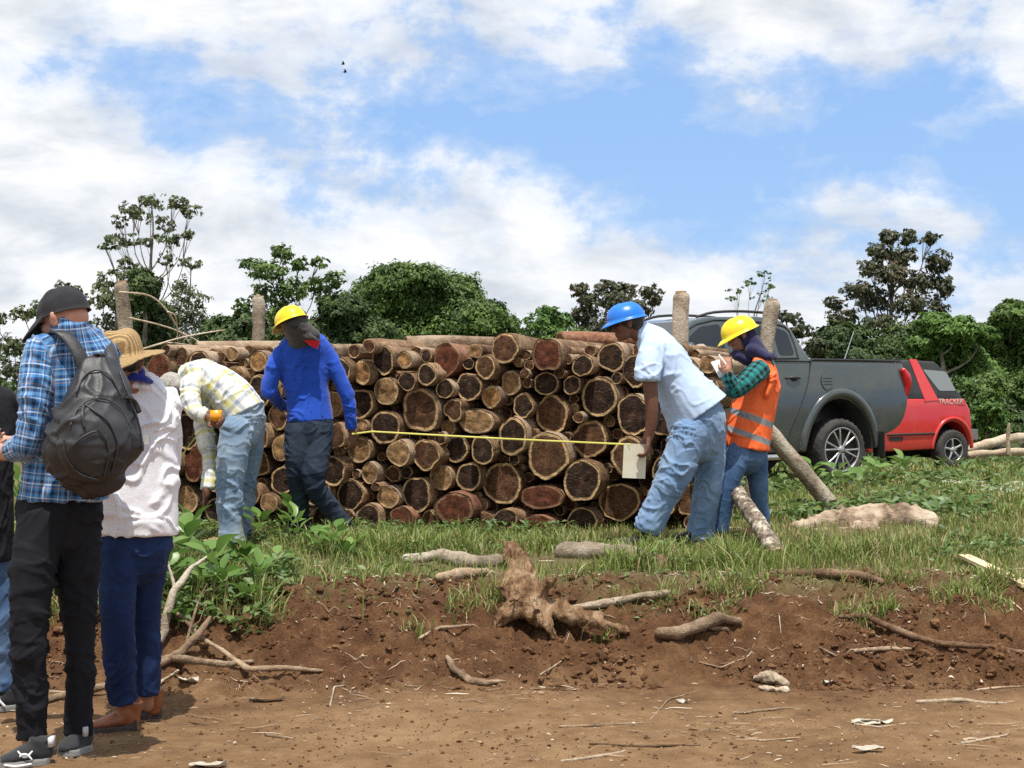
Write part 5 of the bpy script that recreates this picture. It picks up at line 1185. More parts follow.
class Person:
    def __init__(s, label, base, lat, sk, seed):
        s.t = thing('person', label, 'person', base, 'people around the log pile'); s.lat = nrm(lat); s.sk = sk; s.body = MB(); s.seed = seed
    def garment(s, name, mat, lofts, vox=.009, amp=.006, mode='loose', parent=None, inner=.78, label=None):
        b = MB(); bones = []
        for L_ in lofts:
            pts, ra = np.array(L_['p']), L_['ra']; rb = L_.get('rb'); lat = L_.get('lat', s.lat)
            b.loft(pts, ra, rb, lat=lat, n=24, round0=L_.get('r0', False), round1=L_.get('r1', True), ex=L_.get('ex', 2.0), sub=L_.get('sub', 5))
            if inner and not L_.get('noin'):
                k = np.array(ra)*inner; s.body.loft(pts, k, None if rb is None else np.array(rb)*inner, lat=lat, n=16, round0=L_.get('r0', False), round1=L_.get('r1', True))
            mr = np.mean(ra) if rb is None else (np.mean(ra)+np.mean(rb))/2
            if L_.get('bone', 'all') == 'all':
                for i in range(len(pts)-1):
                    pass
                bones.append((pts[0], pts[-1], mr)) if len(pts) < 3 or L_.get('one') else bones.extend([(pts[0], pts[len(pts)//2], mr), (pts[len(pts)//2], pts[-1], mr)])
            else: bones.append((L_['bone'][0], L_['bone'][1], mr))
        V, N, Fq = b.remesh(vox, 3); uv = seg_coords(V, bones, s.lat); V = wrinkle(V, N, uv, amp, mode, s.seed)
        o = link(name, mesh_np(name, V, Fq, mat, True, {'uvp': uv}), parent or s.t)
        if label: o['label'] = label
        return o
    def head(s, c, fwd, up, k=1., neck=None, hair=None, hair_up=0., face=True, nr=.052):
        c = np.array(c); f = nrm(fwd); l = nrm(np.cross(up, f)); u = np.cross(f, l); M = np.stack([f, l, u], 1); s.M = M; s.hc = c; s.hk = k
        Lp = lambda *a: c+M@(np.array(a)*k)
        b = s.body; E = lambda p, r: b.ell(Lp(*p), np.array(r)*k, M, 20, 12)
        E((-.012,0,.032), (.094,.074,.082)); E((.030,0,-.020), (.060,.058,.085)); E((.034,0,-.070), (.046,.046,.038)); E((.068,0,-.092), (.021,.023,.018))
        E((-.045,0,-.010), (.055,.060,.055))
        b.loft([Lp(.086,0,.012), Lp(.098,0,-.008), Lp(.106,0,-.024)], np.array([.008,.010,.013])*k, n=10); E((.094,.012,-.026), (.010,.008,.007)); E((.094,-.012,-.026), (.010,.008,.007))
        b.loft([Lp(.082,.045,.022), Lp(.090,.02,.028), Lp(.090,-.02,.028), Lp(.082,-.045,.022)], .009*k, n=8)
        b.loft([Lp(.078,.025,-.057), Lp(.090,0,-.053), Lp(.078,-.025,-.057)], .007*k, n=8); b.loft([Lp(.076,.022,-.068), Lp(.088,0,-.067), Lp(.076,-.022,-.068)], .008*k, n=8)
        for q in (1, -1): E((.058,q*.042,-.018), (.024,.020,.022)); E((-.006,q*.076,-.008), (.020,.010,.032)); E((-.014,q*.085,.004), (.014,.008,.020))
        if neck is not None:
            nk = np.array(neck); b.loft([Lp(-.030,0,-.045), (Lp(-.03,0,-.09)+nk)/2, nk], [nr*k, nr*k, nr*1.15*k], n=16)
        for q in (1, -1):
            e = MB(); e.ell(Lp(.079,q*.031,.004), np.array((.012,.014,.008))*k, M); link('eye', e.mesh('eye', EYE), s.t)
        if hair:
            h = MB(); h.ell(Lp(-.020,0,.030+hair_up), np.array((.100,.082,.088))*k, M, 24, 16); h.ell(Lp(-.055,0,-.018), np.array((.058,.072,.06))*k, M); V, N, Fq = h.remesh(.007, 2)
            loc = (V-c)@M/k; dd = fbm(V*60, 3, 5)*.004; V = V+N*dd[:,None]-np.outer(np.where((loc[:,0] > .045) & (loc[:,2] < .055), .03, 0.), f)*k
            link('hair', mesh_np('hair', V, Fq, hair), s.t)
    def hat(s, kind, mat, parent=None, name='helmet', off=(0,0,0), tilt=None, k=1.):
        c, M, kk = s.hc, s.M, s.hk*k
        if tilt is not None:
            f_ = nrm(np.array(tilt[0], float)-np.array(tilt[1])*np.dot(tilt[0], nrm(tilt[1]))/np.linalg.norm(tilt[1])); u_ = nrm(tilt[1]); M = np.stack([f_, np.cross(u_, f_), u_], 1)
        n = 64; a = np.arange(n)/n*2*math.pi; ca, sa = np.cos(a), np.sin(a); rows = []
        P_ = dict(hard=(.128,.108,.105,.028), cap=(.108,.092,.106,.024), straw=(.108,.092,.118,.034))[kind]; rx, ry, rz, z0 = P_
        for t in np.linspace(.06, 1, 13):
            th = t*math.pi/2; r = math.sin(th)**(.80 if kind != 'cap' else .85); z = math.cos(th)
            if kind == 'straw': r = math.sin(th)**.6; z = math.cos(th)**.9
            x = ca*rx*r; y = sa*ry*r; zz = np.full(n, z0+rz*z)
            if kind == 'hard':
                g_ = sum(np.exp(-((y-q)/.007)**2)*.0045 for q in (-.030, 0, .030))*(np.abs(ca) > .0)*sstep(1.02, .75, t); zz = zz+g_
            if kind == 'straw': zz = zz-.018*np.exp(-(y/.03)**2)*sstep(.5, .0, t); x = x*(1+.02*np.sin(a*5)); 
            if kind == 'cap': zz = zz-.006*sstep(.3,1,t)*(1-ca)*.5+.003*np.sin(a*6)*math.sin(th*2)
            rows.append(np.stack([x, y, zz], 1))
        fr = np.clip(ca, 0, 1)
        for q in (.25, .5, .75, 1.):
            if kind == 'hard': ln = .014+.036*fr**1.4; dz = -.010-.020*fr**2
            elif kind == 'cap': ln = np.where(ca > .42, .085*np.clip((ca-.42)/.25, 0, 1)**.5, .003); dz = -.060*(ca > .42)*ln/.085-.004
            else: ln = .085+.006*np.sin(a*3+1); dz = -.030+.028*np.sin(a*2+.6)+.045*np.exp(-((a-4.9)/.6)**2)
            x = ca*(rx+ln*q); y = sa*(ry+ln*q*(1 if kind != 'cap' else .75)); zz = z0+dz*q**1.3+(.0 if kind != 'cap' else -.012*(sa**2)*q*fr)
            if kind == 'cap': zz = zz-.006*(1-ca)*.5
            rows.append(np.stack([x, y, np.broadcast_to(zz, (n,))], 1))
        G = np.array(rows); inn = G[::-1]*1.; th_ = .0035 if kind != 'straw' else .005
        inn = inn-np.array([0,0,th_]); inn[4:] *= np.array([.965,.965,.985])
        G = np.concatenate([G, inn]); G = (G*kk+np.array(off))@M.T+c
        b = MB(); b.rings(G); V, Fq = b.arrays()
        if kind != 'hard': V = V+.0025*np.stack([vn(V*30, 1), vn(V*30, 2), vn(V*30, 3)], 1)
        o = link(name, mesh_np(name, V, Fq, mat), parent or s.t)
        if kind == 'straw': return o
        return o
    def hand(s, wrist, d, pn, curl=.5, k=1., thumb=1):
        w_ = np.array(wrist); d = nrm(d); pn = nrm(np.array(pn)-d*np.dot(pn, d)); sd = np.cross(d, pn)*thumb; b = s.body
        kn = w_+d*.088*k; b.loft([w_-d*.02*k, w_+d*.03*k, w_+d*.06*k, kn], np.array([.026,.034,.041,.040])*k, np.array([.021,.017,.015,.013])*k, lat=sd, n=14)
        for q, ln in zip((-.031,-.0105,.0105,.031), (.062,.078,.084,.076)):
            p = kn+sd*q*k-d*.006*k; dirs = nrm(d+sd*q*2.6); pts = [p-d*.02*k]; a = 0; pts.append(p)
            for f, L_ in zip((.45,.75,.6), (.45,.32,.26)):
                a += curl*f*1.3; pts.append(pts[-1]+(dirs*math.cos(a)+pn*math.sin(a))*ln*L_*k)
            b.loft(pts, np.array([.0095,.0095,.0092,.0085,.0072])*k, n=10, sub=3)
        p = w_+d*.022*k+sd*.026*k; t1 = nrm(sd*.8+d*.65+pn*.25); t2 = nrm(sd*.25+d*.8+pn*(.35+curl*.5))
        b.loft([p-t1*.015*k, p+t1*.030*k, p+t1*.032*k+t2*.030*k, p+t1*.032*k+t2*.055*k], np.array([.016,.0135,.0105,.0085])*k, n=10, sub=3)
    def limb(s, pts, r): s.body.loft(pts, r, n=14)
    def finish(s, vox=.0065, sm=2):
        V, N, Fq = s.body.remesh(vox, sm); link('body', mesh_np('body', V, Fq, s.sk), s.t)
    def shoe(s, heel, toe, up, sole, h=.085, w_=.046, boot=0., name='shoe', heelh=.0, solecol=None):
        heel = np.array(heel); toe = np.array(toe); f = nrm(toe-heel); L_ = np.linalg.norm(toe-heel); l = nrm(np.cross([0,0,1], f)); Z = np.array([0,0,1.])
        q = lambda t, z: heel+f*L_*t+Z*z; b = MB()
        b.loft([q(.08,.050), q(.25,.052), q(.5,.046), q(.75,.036), q(.93,.030)], [.032,.036,.041,.045,.034], [.036,.038,.032,.024,.016], lat=l, n=20)
        b.loft([q(.20,.045), q(.17,.085), q(.16,h)], [.036,.036,.037], [.048,.047,.046], lat=l, n=18, round1=False)
        if boot: b.loft([q(.2,.06), q(.16,h), q(.14,boot)], [.042,.045,.048], [.052,.053,.055], lat=l, n=18, round1=False)
        V, N, Fq = b.remesh(.0055, 2); V = V+N*(.0018*vn(V*32, 3))[:,None]; V[:,2] = np.maximum(V[:,2], heel[2]+.012)
        o = link(name, mesh_np(name, V, Fq, up), s.t); k = MB()
        ts = [0,.08,.25,.45,.7,.88,1.]; wd = [.018,.037,.040,.040,.049,.042,.016]
        G = []
        n = len(ts); out = [(t, w1) for t, w1 in zip(ts, wd)]+[(t, -w1) for t, w1 in zip(ts[::-1], wd[::-1])]
        for z, e in ((0, .97), (.004, 1.), (.020, 1.01), (.026, .97)):
            G.append([q(t, z+heelh*(0 if z < .003 else 0))+l*w1*e for t, w1 in out])
        k.rings(np.array(G)); 
        if heelh: k.box(q(.13, .012+.012), (L_*.13, .034, .024), np.stack([f, l, Z], 1))
        link('sole', k.mesh('sole', sole, False), o); return o
EYE = NT('eye').fin((.03,.02,.015), .15, spec=.6)
HAIRD = simple('black_hair', (.018,.014,.012), .6, .3, 60, .5); HAIRG = simple('grey_hair', (.30,.28,.25), .75, .3, 60, .5); HAIRB = simple('short_brown_hair', (.20,.12,.075), .75, .3, 60, .5)
def hardhat_mat(name, c):
    m = NT(name); o = m.obj(); n = m.noise(o, 14, 5, .7); return m.fin(m.mix(m.math('MULTIPLY', m.ramp(n, [(.5, 0), (.7, 1)]), .18), c, tuple(.4*k for k in c)), .32, m.bump(m.noise(o, 30, 3), .05, .004), spec=.5)
YEL = hardhat_mat('yellow_plastic', (.80,.58,.012)); BLU = hardhat_mat('blue_plastic', (.012,.16,.62))
BLKC = cloth('black_cloth', (.014,.014,.017), .85, sheen=.0); BLACKP = cloth('black_trousers', (.0095,.0105,.015), .85, var=.25, sheen=.0)
NAVYJ = cloth('navy_denim', (.008,.019,.070), .85, var=.25, fade=(.016,.040,.12), sheen=.03); BLUEJ = cloth('light_denim', (.135,.225,.375), .85, var=.18, fade=(.23,.33,.47)); MIDJ = cloth('mid_denim', (.050,.105,.215), .85, var=.2, fade=(.12,.20,.33), sheen=.05); DKJ = cloth('dark_denim', (.013,.021,.038), .85, var=.25, fade=(.035,.050,.075), sheen=.03); FADJ = cloth('faded_denim', (.16,.235,.34), .85, var=.2, fade=(.32,.39,.46))
WHITE = cloth('white_linen', (.76,.76,.80), .85, var=.05, bump=.35); LBLUE = cloth('pale_blue_knit', (.44,.56,.76), .85, var=.06, bump=.3); ROYAL = cloth('royal_blue_jersey', (.012,.065,.42), .8, var=.15)
GREYC = cloth('grey_cap_cloth', (.022,.022,.025), .9, var=.25, sheen=.05); SCARF = cloth('blue_scarf', (.018,.030,.26), .85); DKCL = cloth('charcoal_cloth', (.050,.044,.042), .9); REDC = cloth('red_bandana', (.55,.015,.025), .85); NAVYC = cloth('navy_cloth', (.022,.022,.065), .9)
SOLE_W = simple('grey_sole', (.22,.22,.21), .8, .2, 40); SOLE_B = simple('dark_sole', (.05,.035,.028), .8, .2, 40); SHBLK = cloth('black_trainer_mesh', (.022,.023,.026), .8); BROWNL = simple('brown_leather', (.23,.075,.030), .45, .25, 18, .15)
TANL = simple('tan_leather', (.30,.16,.07), .7, .2, 18, .15)
PL1 = plaid('blue_plaid', .082, [(0,(.035,.13,.34)),(.10,(.55,.62,.70)),(.14,(.045,.18,.42)),(.27,(.012,.030,.085)),(.42,(.05,.20,.45)),(.52,(.42,.24,.13)),(.56,(.05,.17,.40)),(.66,(.60,.68,.76)),(.72,(.02,.06,.17)),(.86,(.14,.33,.58))])
PL3 = plaid('yellow_plaid', .15, [(0,(.66,.66,.62)),(.26,(.24,.28,.36)),(.42,(.66,.66,.60)),(.52,(.62,.58,.12)),(.66,(.70,.70,.66)),(.82,(.50,.55,.60)),(.90,(.66,.66,.58))])
PL6 = plaid('teal_check', .040, [(0,(.004,.006,.010)),(.5,(.016,.19,.185))], f=.5)
m = NT('straw'); o_ = m.obj(); w_ = m.n('ShaderNodeTexWave'); w_.wave_type = 'RINGS'; w_.rings_direction = 'Z'; m.l(o_, w_.inputs[0]); w_.inputs['Scale'].default_value = 32; w_.inputs['Distortion'].default_value = .6
n_ = m.noise(o_, 120, 3, .7); STRAW = m.fin(m.mix(m.ramp(w_.outputs['Fac'], [(.2, 0), (.6, 1)]), (.24,.14,.055), m.ramp(n_, [(.35, (.34,.22,.09)), (.65, (.50,.36,.17))])), .8, m.bump(m.math('ADD', w_.outputs['Fac'], n_), .8, .004))
m = NT('hi_vis_orange'); u_, v_, _ = m.sep(m.attr('uvp'))[:3]; n_ = m.noise(m.obj(), 8, 4)
band = m.ramp(m.math('MULTIPLY', v_, 1.), [(0, 0), (.145, 1), (.185, 0), (.265, 1), (.305, 0)], 'CONSTANT')
VEST = m.fin(m.mix(band, m.ramp(n_, [(.3, (.86,.115,.020)), (.7, (.95,.17,.035))]), (.24,.24,.25)), .7, m.bump(m.noise(m.obj(), 35, 4), .3, .006))
Pn = lambda L_: [P(*q) for q in L_]
def ground_pt(px, d): 
    x = (px-512)/F*d; return np.array([x, d, float(zf(np.array([x]), np.array([d]))[0])])

# ===== man in black cap with the plaid shirt
p1 = Person('man in blue plaid shirt and dark cap wearing a black backpack', ground_pt(58, 5.75), (.85,.50,0), SK_L, 1.3)
p1.garment('shirt', PL1, [
  dict(p=Pn([(64,499,5.75),(65,470,5.75),(69,430,5.75),(73,390,5.75),(73,360,5.75),(71,342,5.73),(69,329,5.71)]), ra=[.170,.165,.160,.172,.172,.125,.074], rb=[.128,.122,.115,.122,.112,.088,.072], ex=2.3),
  dict(p=Pn([(46,350,5.66),(70,348,5.74),(98,352,5.84)]), ra=.060, r0=True),
  dict(p=Pn([(41,352,5.64),(36,385,5.60),(33,420,5.58),(28,444,5.58)]), ra=[.068,.062,.056,.054], r0=True),
  dict(p=Pn([(29,444,5.58),(18,449,5.62),(12,451,5.66)]), ra=[.054,.050,.047], r0=True, r1=False),
  dict(p=Pn([(103,354,5.87),(108,395,5.96),(104,435,6.02)]), ra=[.066,.058,.052], r0=True), dict(p=Pn([(104,435,6.02),(70,448,6.12),(45,446,6.12)]), ra=[.052,.046,.040], r0=True, r1=False),
  dict(p=Pn([(57,347,5.66),(63,341,5.65),(76,340,5.69),(90,347,5.80)]), ra=.017, noin=True, r0=True)], .0075, .0060)
p1.garment('trousers', BLACKP, [
  dict(p=Pn([(60,484,5.76),(59,510,5.76),(58,530,5.76)]), ra=[.150,.170,.150], rb=[.11,.125,.12], r0=True),
  dict(p=Pn([(43,515,5.70),(33,570,5.66),(28,640,5.64),(31,700,5.66),(32,738,5.67)]), ra=[.098,.086,.068,.060,.058], r1=False, r0=True),
  dict(p=Pn([(77,515,5.82),(77,570,5.80),(80,640,5.80),(79,700,5.82),(79,734,5.83)]), ra=[.098,.086,.062,.053,.053], r1=False, r0=True)], .0075, .0065, 'denim')
p1.limb(Pn([(18,449,5.62),(4,452,5.70),(-6,449,5.78)]), [.040,.034,.027]); p1.hand(P(-6,449,5.78), (-.4,.8,.25), (.5,.3,.4), .6)
p1.limb(Pn([(45,446,6.12),(20,444,6.08),(8,442,6.04)]), [.036,.032,.026]); p1.hand(P(8,442,6.04), (-.9,-.2,.25), (-.1,-.4,.6), .6, thumb=-1)
p1.limb(Pn([(32,715,5.67),(32,745,5.67)]), .038); p1.limb(Pn([(79,715,5.83),(80,740,5.83)]), .038)
p1.head(P(64,319,5.72), (-.84,.30,-.34), (-.28,.10,.95), .98, P(70,344,5.76), None, nr=.054)
p1.hat('cap', GREYC, name='cap', tilt=((-.84,.30,-.34), (-.26,.08,.96)), off=(-.006,0,-.001), k=.97)

g1 = lambda px, d: ground_pt(px, d)
sh = p1.shoe(ground_pt(50, 5.64), ground_pt(0, 5.58), SHBLK, SOLE_W); sh2 = p1.shoe(ground_pt(88, 5.84), ground_pt(62, 5.72), SHBLK, SOLE_W)
# crossed arcs emblem on the near shoe
em = MB(); c_ = (ground_pt(50, 5.64)*.55+ground_pt(0, 5.58)*.45)+np.array([.004,-.050,.048]); 
for s_ in (1, -1):
    em.loft([c_+np.array([dx_*.026, .004*abs(dx_)+(.004 if s_ > 0 else 0), s_*(.014-.024*(1-dx_**2)*.8)+.0]) for dx_ in (-1,-.5,0,.5,1)], [.003,.0045,.005,.0045,.003], [.003]*5, n=8, sub=3)
link('emblem', em.mesh('emblem', simple('white_print', (.8,.8,.8), .5)), sh)
em = MB(); em.loft([ground_pt(34,5.60)+[0,-.038,.014], ground_pt(20,5.585)+[0,-.044,.016], ground_pt(8,5.58)+[0,-.036,.018]], [.005,.006,.004], n=8); link('sole_stripe', em.mesh('sole_stripe', simple('white_rubber', (.6,.6,.6), .6)), sh)
for sh_, hp in ((sh, ground_pt(52.5,5.64)), (sh2, ground_pt(87,5.80))):
    em = MB(); em.box(hp+[.0,-.012,.085], (.008,.020,.018)); link('heel_tab', em.mesh('heel_tab', simple('pale_tab', (.5,.5,.5), .7)), sh_)
p1.finish(.006)
# backpack
bl = nrm([.85,.50,0]); bn = nrm([.5,-.85,0]); t = thing('backpack', 'large soft black backpack hanging on the back of the plaid shirt man', 'backpack', P(98, 430, 5.56))
PACK = NT('black_nylon'); o_ = PACK.obj(); n_ = PACK.noise(o_, 6, 4); PACK = PACK.fin(PACK.ramp(n_, [(.3, (.018,.018,.020)), (.7, (.034,.034,.037))]), .48, PACK.bump(PACK.math('ADD', PACK.noise(o_, 24, 4), PACK.math('MULTIPLY', PACK.noise(o_, 300, 2), .3)), .35, .008), spec=.45)
b = MB(); b.loft(Pn([(103,481,5.54),(98,468,5.545),(95,450,5.55),(96,430,5.55),(99,405,5.56),(100,382,5.58),(99,366,5.60)]), [.085,.145,.182,.168,.136,.104,.078], [.055,.095,.112,.112,.095,.070,.042], lat=bl, n=28, ex=2.5)
b.loft(Pn([(96,470,5.45),(95,450,5.44),(97,425,5.45),(100,408,5.48)]), [.10,.135,.125,.09], [.05,.065,.06,.035], lat=bl, n=24, ex=2.5)
V, N, Fq = b.remesh(.008, 3); q_ = seg_coords(V, [(P(98,480,5.55), P(99,366,5.6), .15)], bl); V = wrinkle(V, N, q_, .008, 'loose', 7.7)
bag = link('bag', mesh_np('bag', V, Fq, PACK), t)
def onbag(q, o=.004):
    pr = np.stack([512+F*V[:,0]/V[:,1], 384-F*(V[:,2]-CZ)/V[:,1]], 1); out = []
    for x_, y_ in q:
        k_ = np.hypot(pr[:,0]-x_, pr[:,1]-y_) < 3.; d_ = V[k_,1].min() if k_.any() else 5.5; out.append(P(x_, y_, d_)+bn*o)
    return np.array(out)
def strap(pts, w_, th=.006, name='strap', mat=None, par=None, lat=None): k = MB(); k.loft(np.array(pts), w_, th, lat=lat if lat is not None else bl, n=12, sub=5); return link(name, k.mesh(name, mat or PACK), par or t)
strap(Pn([(86,372,5.60),(80,356,5.60),(72,342,5.61),(62,333,5.62),(54,334,5.66),(50,345,5.72)]), .026, .008, 'shoulder_strap')
strap(Pn([(112,372,5.66),(112,358,5.70),(109,347,5.76),(104,340,5.84),(100,345,5.92)]), .024, .008, 'shoulder_strap')
strap(Pn([(92,366,5.60),(95,356,5.585),(102,355,5.59),(106,364,5.61)]), .010, .006, 'grab_handle')
for q in ([(70,425),(78,408),(92,399),(108,400),(122,410),(131,428)], [(76,392),(84,376),(97,370),(110,376),(121,395)], [(72,446),(84,436),(98,431),(106,440)]): strap(onbag(q), .0035, .003, 'zip', BLKP)
for q in ([(64,440),(66,458),(80,474),(98,480)], [(106,436),(109,455),(104,478)], [(120,372),(128,395),(139,425),(143,450)], [(84,404),(96,412),(110,424),(118,446),(112,472)]): strap(onbag(q, .001), .004, .004, 'seam', PACK)
strap(onbag([(83,404),(82,414),(84,427)], .006), .006, .003, 'zip_pull', BLKP)
strap(onbag([(126,398),(134,402),(139,412)], .004), .010, .004, 'side_strap')
k = MB(); k.box(P(147,440,5.60), (.010,.008,.016), None); link('side_label', k.mesh('side_label', simple('grey_label', (.42,.42,.40), .6), False), t)

# ===== woman in straw hat
p2 = Person('woman in white shirt and straw hat seen from behind', ground_pt(130, 6.3), (.95,.30,0), SK_B, 4.1)
p2.garment('shirt', WHITE, [
  dict(p=Pn([(136,534,6.3),(137,505,6.3),(139,465,6.3),(140,430,6.3),(140,405,6.3),(139,388,6.29),(137,377,6.27)]), ra=[.176,.170,.158,.155,.150,.105,.055], rb=[.132,.125,.112,.110,.100,.078,.045], ex=2.2),
  dict(p=Pn([(165,402,6.36),(171,435,6.42),(170,465,6.50)]), ra=[.060,.052,.047], r0=True), dict(p=Pn([(170,465,6.5),(152,472,6.62),(138,468,6.7)]), ra=[.047,.040,.034], r0=True, r1=False),
  dict(p=Pn([(112,400,6.22),(104,435,6.28),(106,462,6.38)]), ra=[.060,.052,.047], r0=True), dict(p=Pn([(106,462,6.38),(120,470,6.55),(130,466,6.62)]), ra=[.047,.040,.034], r0=True, r1=False),
  dict(p=Pn([(124,388,6.23),(137,385,6.19),(150,388,6.25)]), ra=.020, r0=True, noin=True)], .0075, .0070)
p2.garment('scarf', SCARF, [dict(p=Pn([(124,378,6.19),(132,377,6.155),(142,378,6.16),(151,382,6.22)]), ra=[.012,.016,.017,.010], r0=True, noin=True), dict(p=Pn([(136,385,6.27),(134,377,6.26)]), ra=[.056,.050], r0=True, noin=True)], .007, .004)
p2.garment('jeans', NAVYJ, [
  dict(p=Pn([(134,515,6.31),(134,545,6.31),(134,560,6.31)]), ra=[.140,.165,.14], rb=[.11,.125,.11], r0=True),
  dict(p=Pn([(118,548,6.25),(117,605,6.22),(119,657,6.22),(123,702,6.24)]), ra=[.090,.074,.061,.054], r1=False, r0=True),
  dict(p=Pn([(150,548,6.38),(146,605,6.38),(147,657,6.40),(147,694,6.42)]), ra=[.086,.068,.057,.053], r1=False, r0=True)], .0075, .0060, 'denim')
p2.limb(Pn([(138,468,6.7),(130,464,6.78)]), [.028,.024]); p2.hand(P(130,464,6.78), (-.6,.5,.4), (0,-.3,1), .6); p2.limb(Pn([(130,466,6.62),(126,462,6.72)]), [.028,.024]); p2.hand(P(126,462,6.72), (-.2,.8,.4), (0,-.3,1), .6)
p2.limb(Pn([(123,690,6.24),(124,712,6.24)]), .030); p2.limb(Pn([(147,680,6.42),(147,705,6.42)]), .030)
p2.head(P(122,362,6.22), (-.30,.85,-.38), (-.05,.35,.90), .97, P(137,385,6.28), HAIRD)
p2.hat('straw', STRAW, name='straw_hat', off=(-.012,0,.0), tilt=((-.5,.80,-.1), (-.10,-.16,.98)), k=.98)
p2.shoe(ground_pt(136, 6.26), ground_pt(93, 6.20), BROWNL, SOLE_B, .10, boot=.125, name='ankle_boot', heelh=.03); p2.shoe(ground_pt(155, 6.46), ground_pt(137, 6.56), BROWNL, SOLE_B, .10, boot=.135, name='ankle_boot', heelh=.03)
p2.finish(.0065)

# ===== person cut off by the left edge
p0 = Person('person in dark shirt and blue jeans cut off by the left edge', ground_pt(-20, 6.55), (.9,.4,0), SK_B, 9.3)
p0.garment('shirt', BLKC, [dict(p=Pn([(-28,562,6.55),(-28,520,6.55),(-27,470,6.55),(-28,420,6.55),(-29,395,6.55),(-31,380,6.54)]), ra=[.175,.175,.17,.18,.15,.06], rb=[.13,.13,.12,.12,.10,.06]), dict(p=Pn([(2,402,6.62),(6,430,6.66),(6,448,6.7)]), ra=[.068,.060,.058], r0=True, r1=False), dict(p=Pn([(-62,400,6.45),(-68,445,6.42)]), ra=[.068,.06], r0=True, r1=False)], .009, .006)
p0.garment('jeans', MIDJ, [dict(p=Pn([(-26,545,6.56),(-26,575,6.56)]), ra=[.15,.16], rb=[.12,.12], r0=True), dict(p=Pn([(-6,575,6.6),(0,620,6.6),(3,660,6.62),(4,690,6.62)]), ra=[.090,.078,.066,.060], r0=True, r1=False), dict(p=Pn([(-44,575,6.5),(-46,640,6.5),(-46,695,6.52)]), ra=[.09,.07,.06], r0=True, r1=False)], .009, .006, 'denim')
p0.limb(Pn([(6,440,6.7),(0,475,6.85),(-14,470,7.0)]), [.040,.036,.026]); p0.hand(P(-14,470,7.0), (-.8,.3,.2), (0,.2,1), .5); p0.limb(Pn([(-68,440,6.42),(-70,480,6.5),(-60,490,6.7)]), [.040,.036,.026]); p0.hand(P(-60,490,6.7), (.2,.9,.1), (0,.2,1), .5)
p0.limb(Pn([(4,680,6.62),(5,702,6.62)]), .036); p0.limb(Pn([(-46,685,6.52),(-46,706,6.52)]), .036); p0.head(P(-36,340,6.5), (-.6,.7,-.3), (-.1,.2,.95), 1., P(-31,385,6.54), HAIRD)
sh = p0.shoe(ground_pt(18, 6.62), ground_pt(-28, 6.55), SHBLK, SOLE_W, name='shoe'); p0.shoe(ground_pt(-38, 6.5), ground_pt(-72, 6.42), SHBLK, SOLE_W)
em = MB(); 
for dx_ in (0, 8): em.loft([ground_pt(8-dx_,6.6)+[0,-.045,.03], ground_pt(3-dx_,6.6)+[0,-.047,.055], ground_pt(1-dx_,6.6)+[0,-.035,.075]], .006, .004, n=8)
link('shoe_stripe', em.mesh('shoe_stripe', simple('white_stripe', (.7,.7,.7), .6)), sh)
p0.finish(.0075)

# ===== stooping man in pale plaid
p3 = Person('stooping grey haired man in yellow and white plaid shirt and faded jeans', ground_pt(238, 10.1), (.38,.92,0), SK_D, 2.2)
p3.garment('shirt', PL3, [
  dict(p=Pn([(242,414,10.1),(232,397,10.1),(219,386,10.1),(204,379,10.1),(191,378,10.1),(182,383,10.08)]), ra=[.175,.175,.175,.185,.155,.07], rb=[.160,.140,.128,.128,.110,.06]),
  dict(p=Pn([(190,384,9.93),(190,398,9.86),(194,410,9.82)]), ra=[.072,.062,.056], r0=True), dict(p=Pn([(194,410,9.82),(200,414,9.81),(206,416,9.81)]), ra=[.054,.048,.042], r0=True, r1=False),
  dict(p=Pn([(196,388,10.28),(203,420,10.25),(208,445,10.2)]), ra=[.068,.060,.052], r0=True), dict(p=Pn([(208,445,10.2),(210,468,10.15),(208,489,10.1)]), ra=[.050,.046,.042], r0=True, r1=False)], .008, .0065)
p3.garment('jeans', FADJ, [
  dict(p=Pn([(236,402,10.1),(242,416,10.1),(241,434,10.1)]), ra=[.165,.178,.16], rb=[.12,.145,.13], r0=True),
  dict(p=Pn([(237,428,10.0),(233,455,9.97),(229,490,9.97),(231,525,9.98),(232,543,9.98)]), ra=[.112,.102,.090,.088,.090], r0=True, r1=False),
  dict(p=Pn([(248,428,10.22),(249,455,10.25),(243,490,10.28),(240,540,10.3)]), ra=[.108,.098,.084,.080], r0=True, r1=False)], .008, .0085, 'denim')
p3.limb(Pn([(206,416,9.81),(210,419,9.80)]), [.034,.028]); p3.hand(P(209,418,9.80), (.55,-.2,-.25), (.2,-.9,.35), .95); p3.limb(Pn([(208,485,10.1),(206,495,10.08)]), [.034,.027]); p3.hand(P(206,494,10.08), (-.12,0,-1), (-.9,0,.1), .55)
p3.limb(Pn([(232,535,9.98),(232,546,9.98)]), .036); p3.limb(Pn([(240,532,10.3),(240,540,10.3)]), .036)
p3.head(P(172,391,10.02), (-.55,.15,-.82), (-.80,.10,.55), .98, P(184,383,10.08), HAIRG)
p3.shoe(ground_pt(238, 9.98), ground_pt(202, 9.95), TANL, SOLE_B, name='boot'); p3.shoe(ground_pt(246, 10.3), ground_pt(212, 10.25), TANL, SOLE_B, name='boot')
p3.finish(.0075)
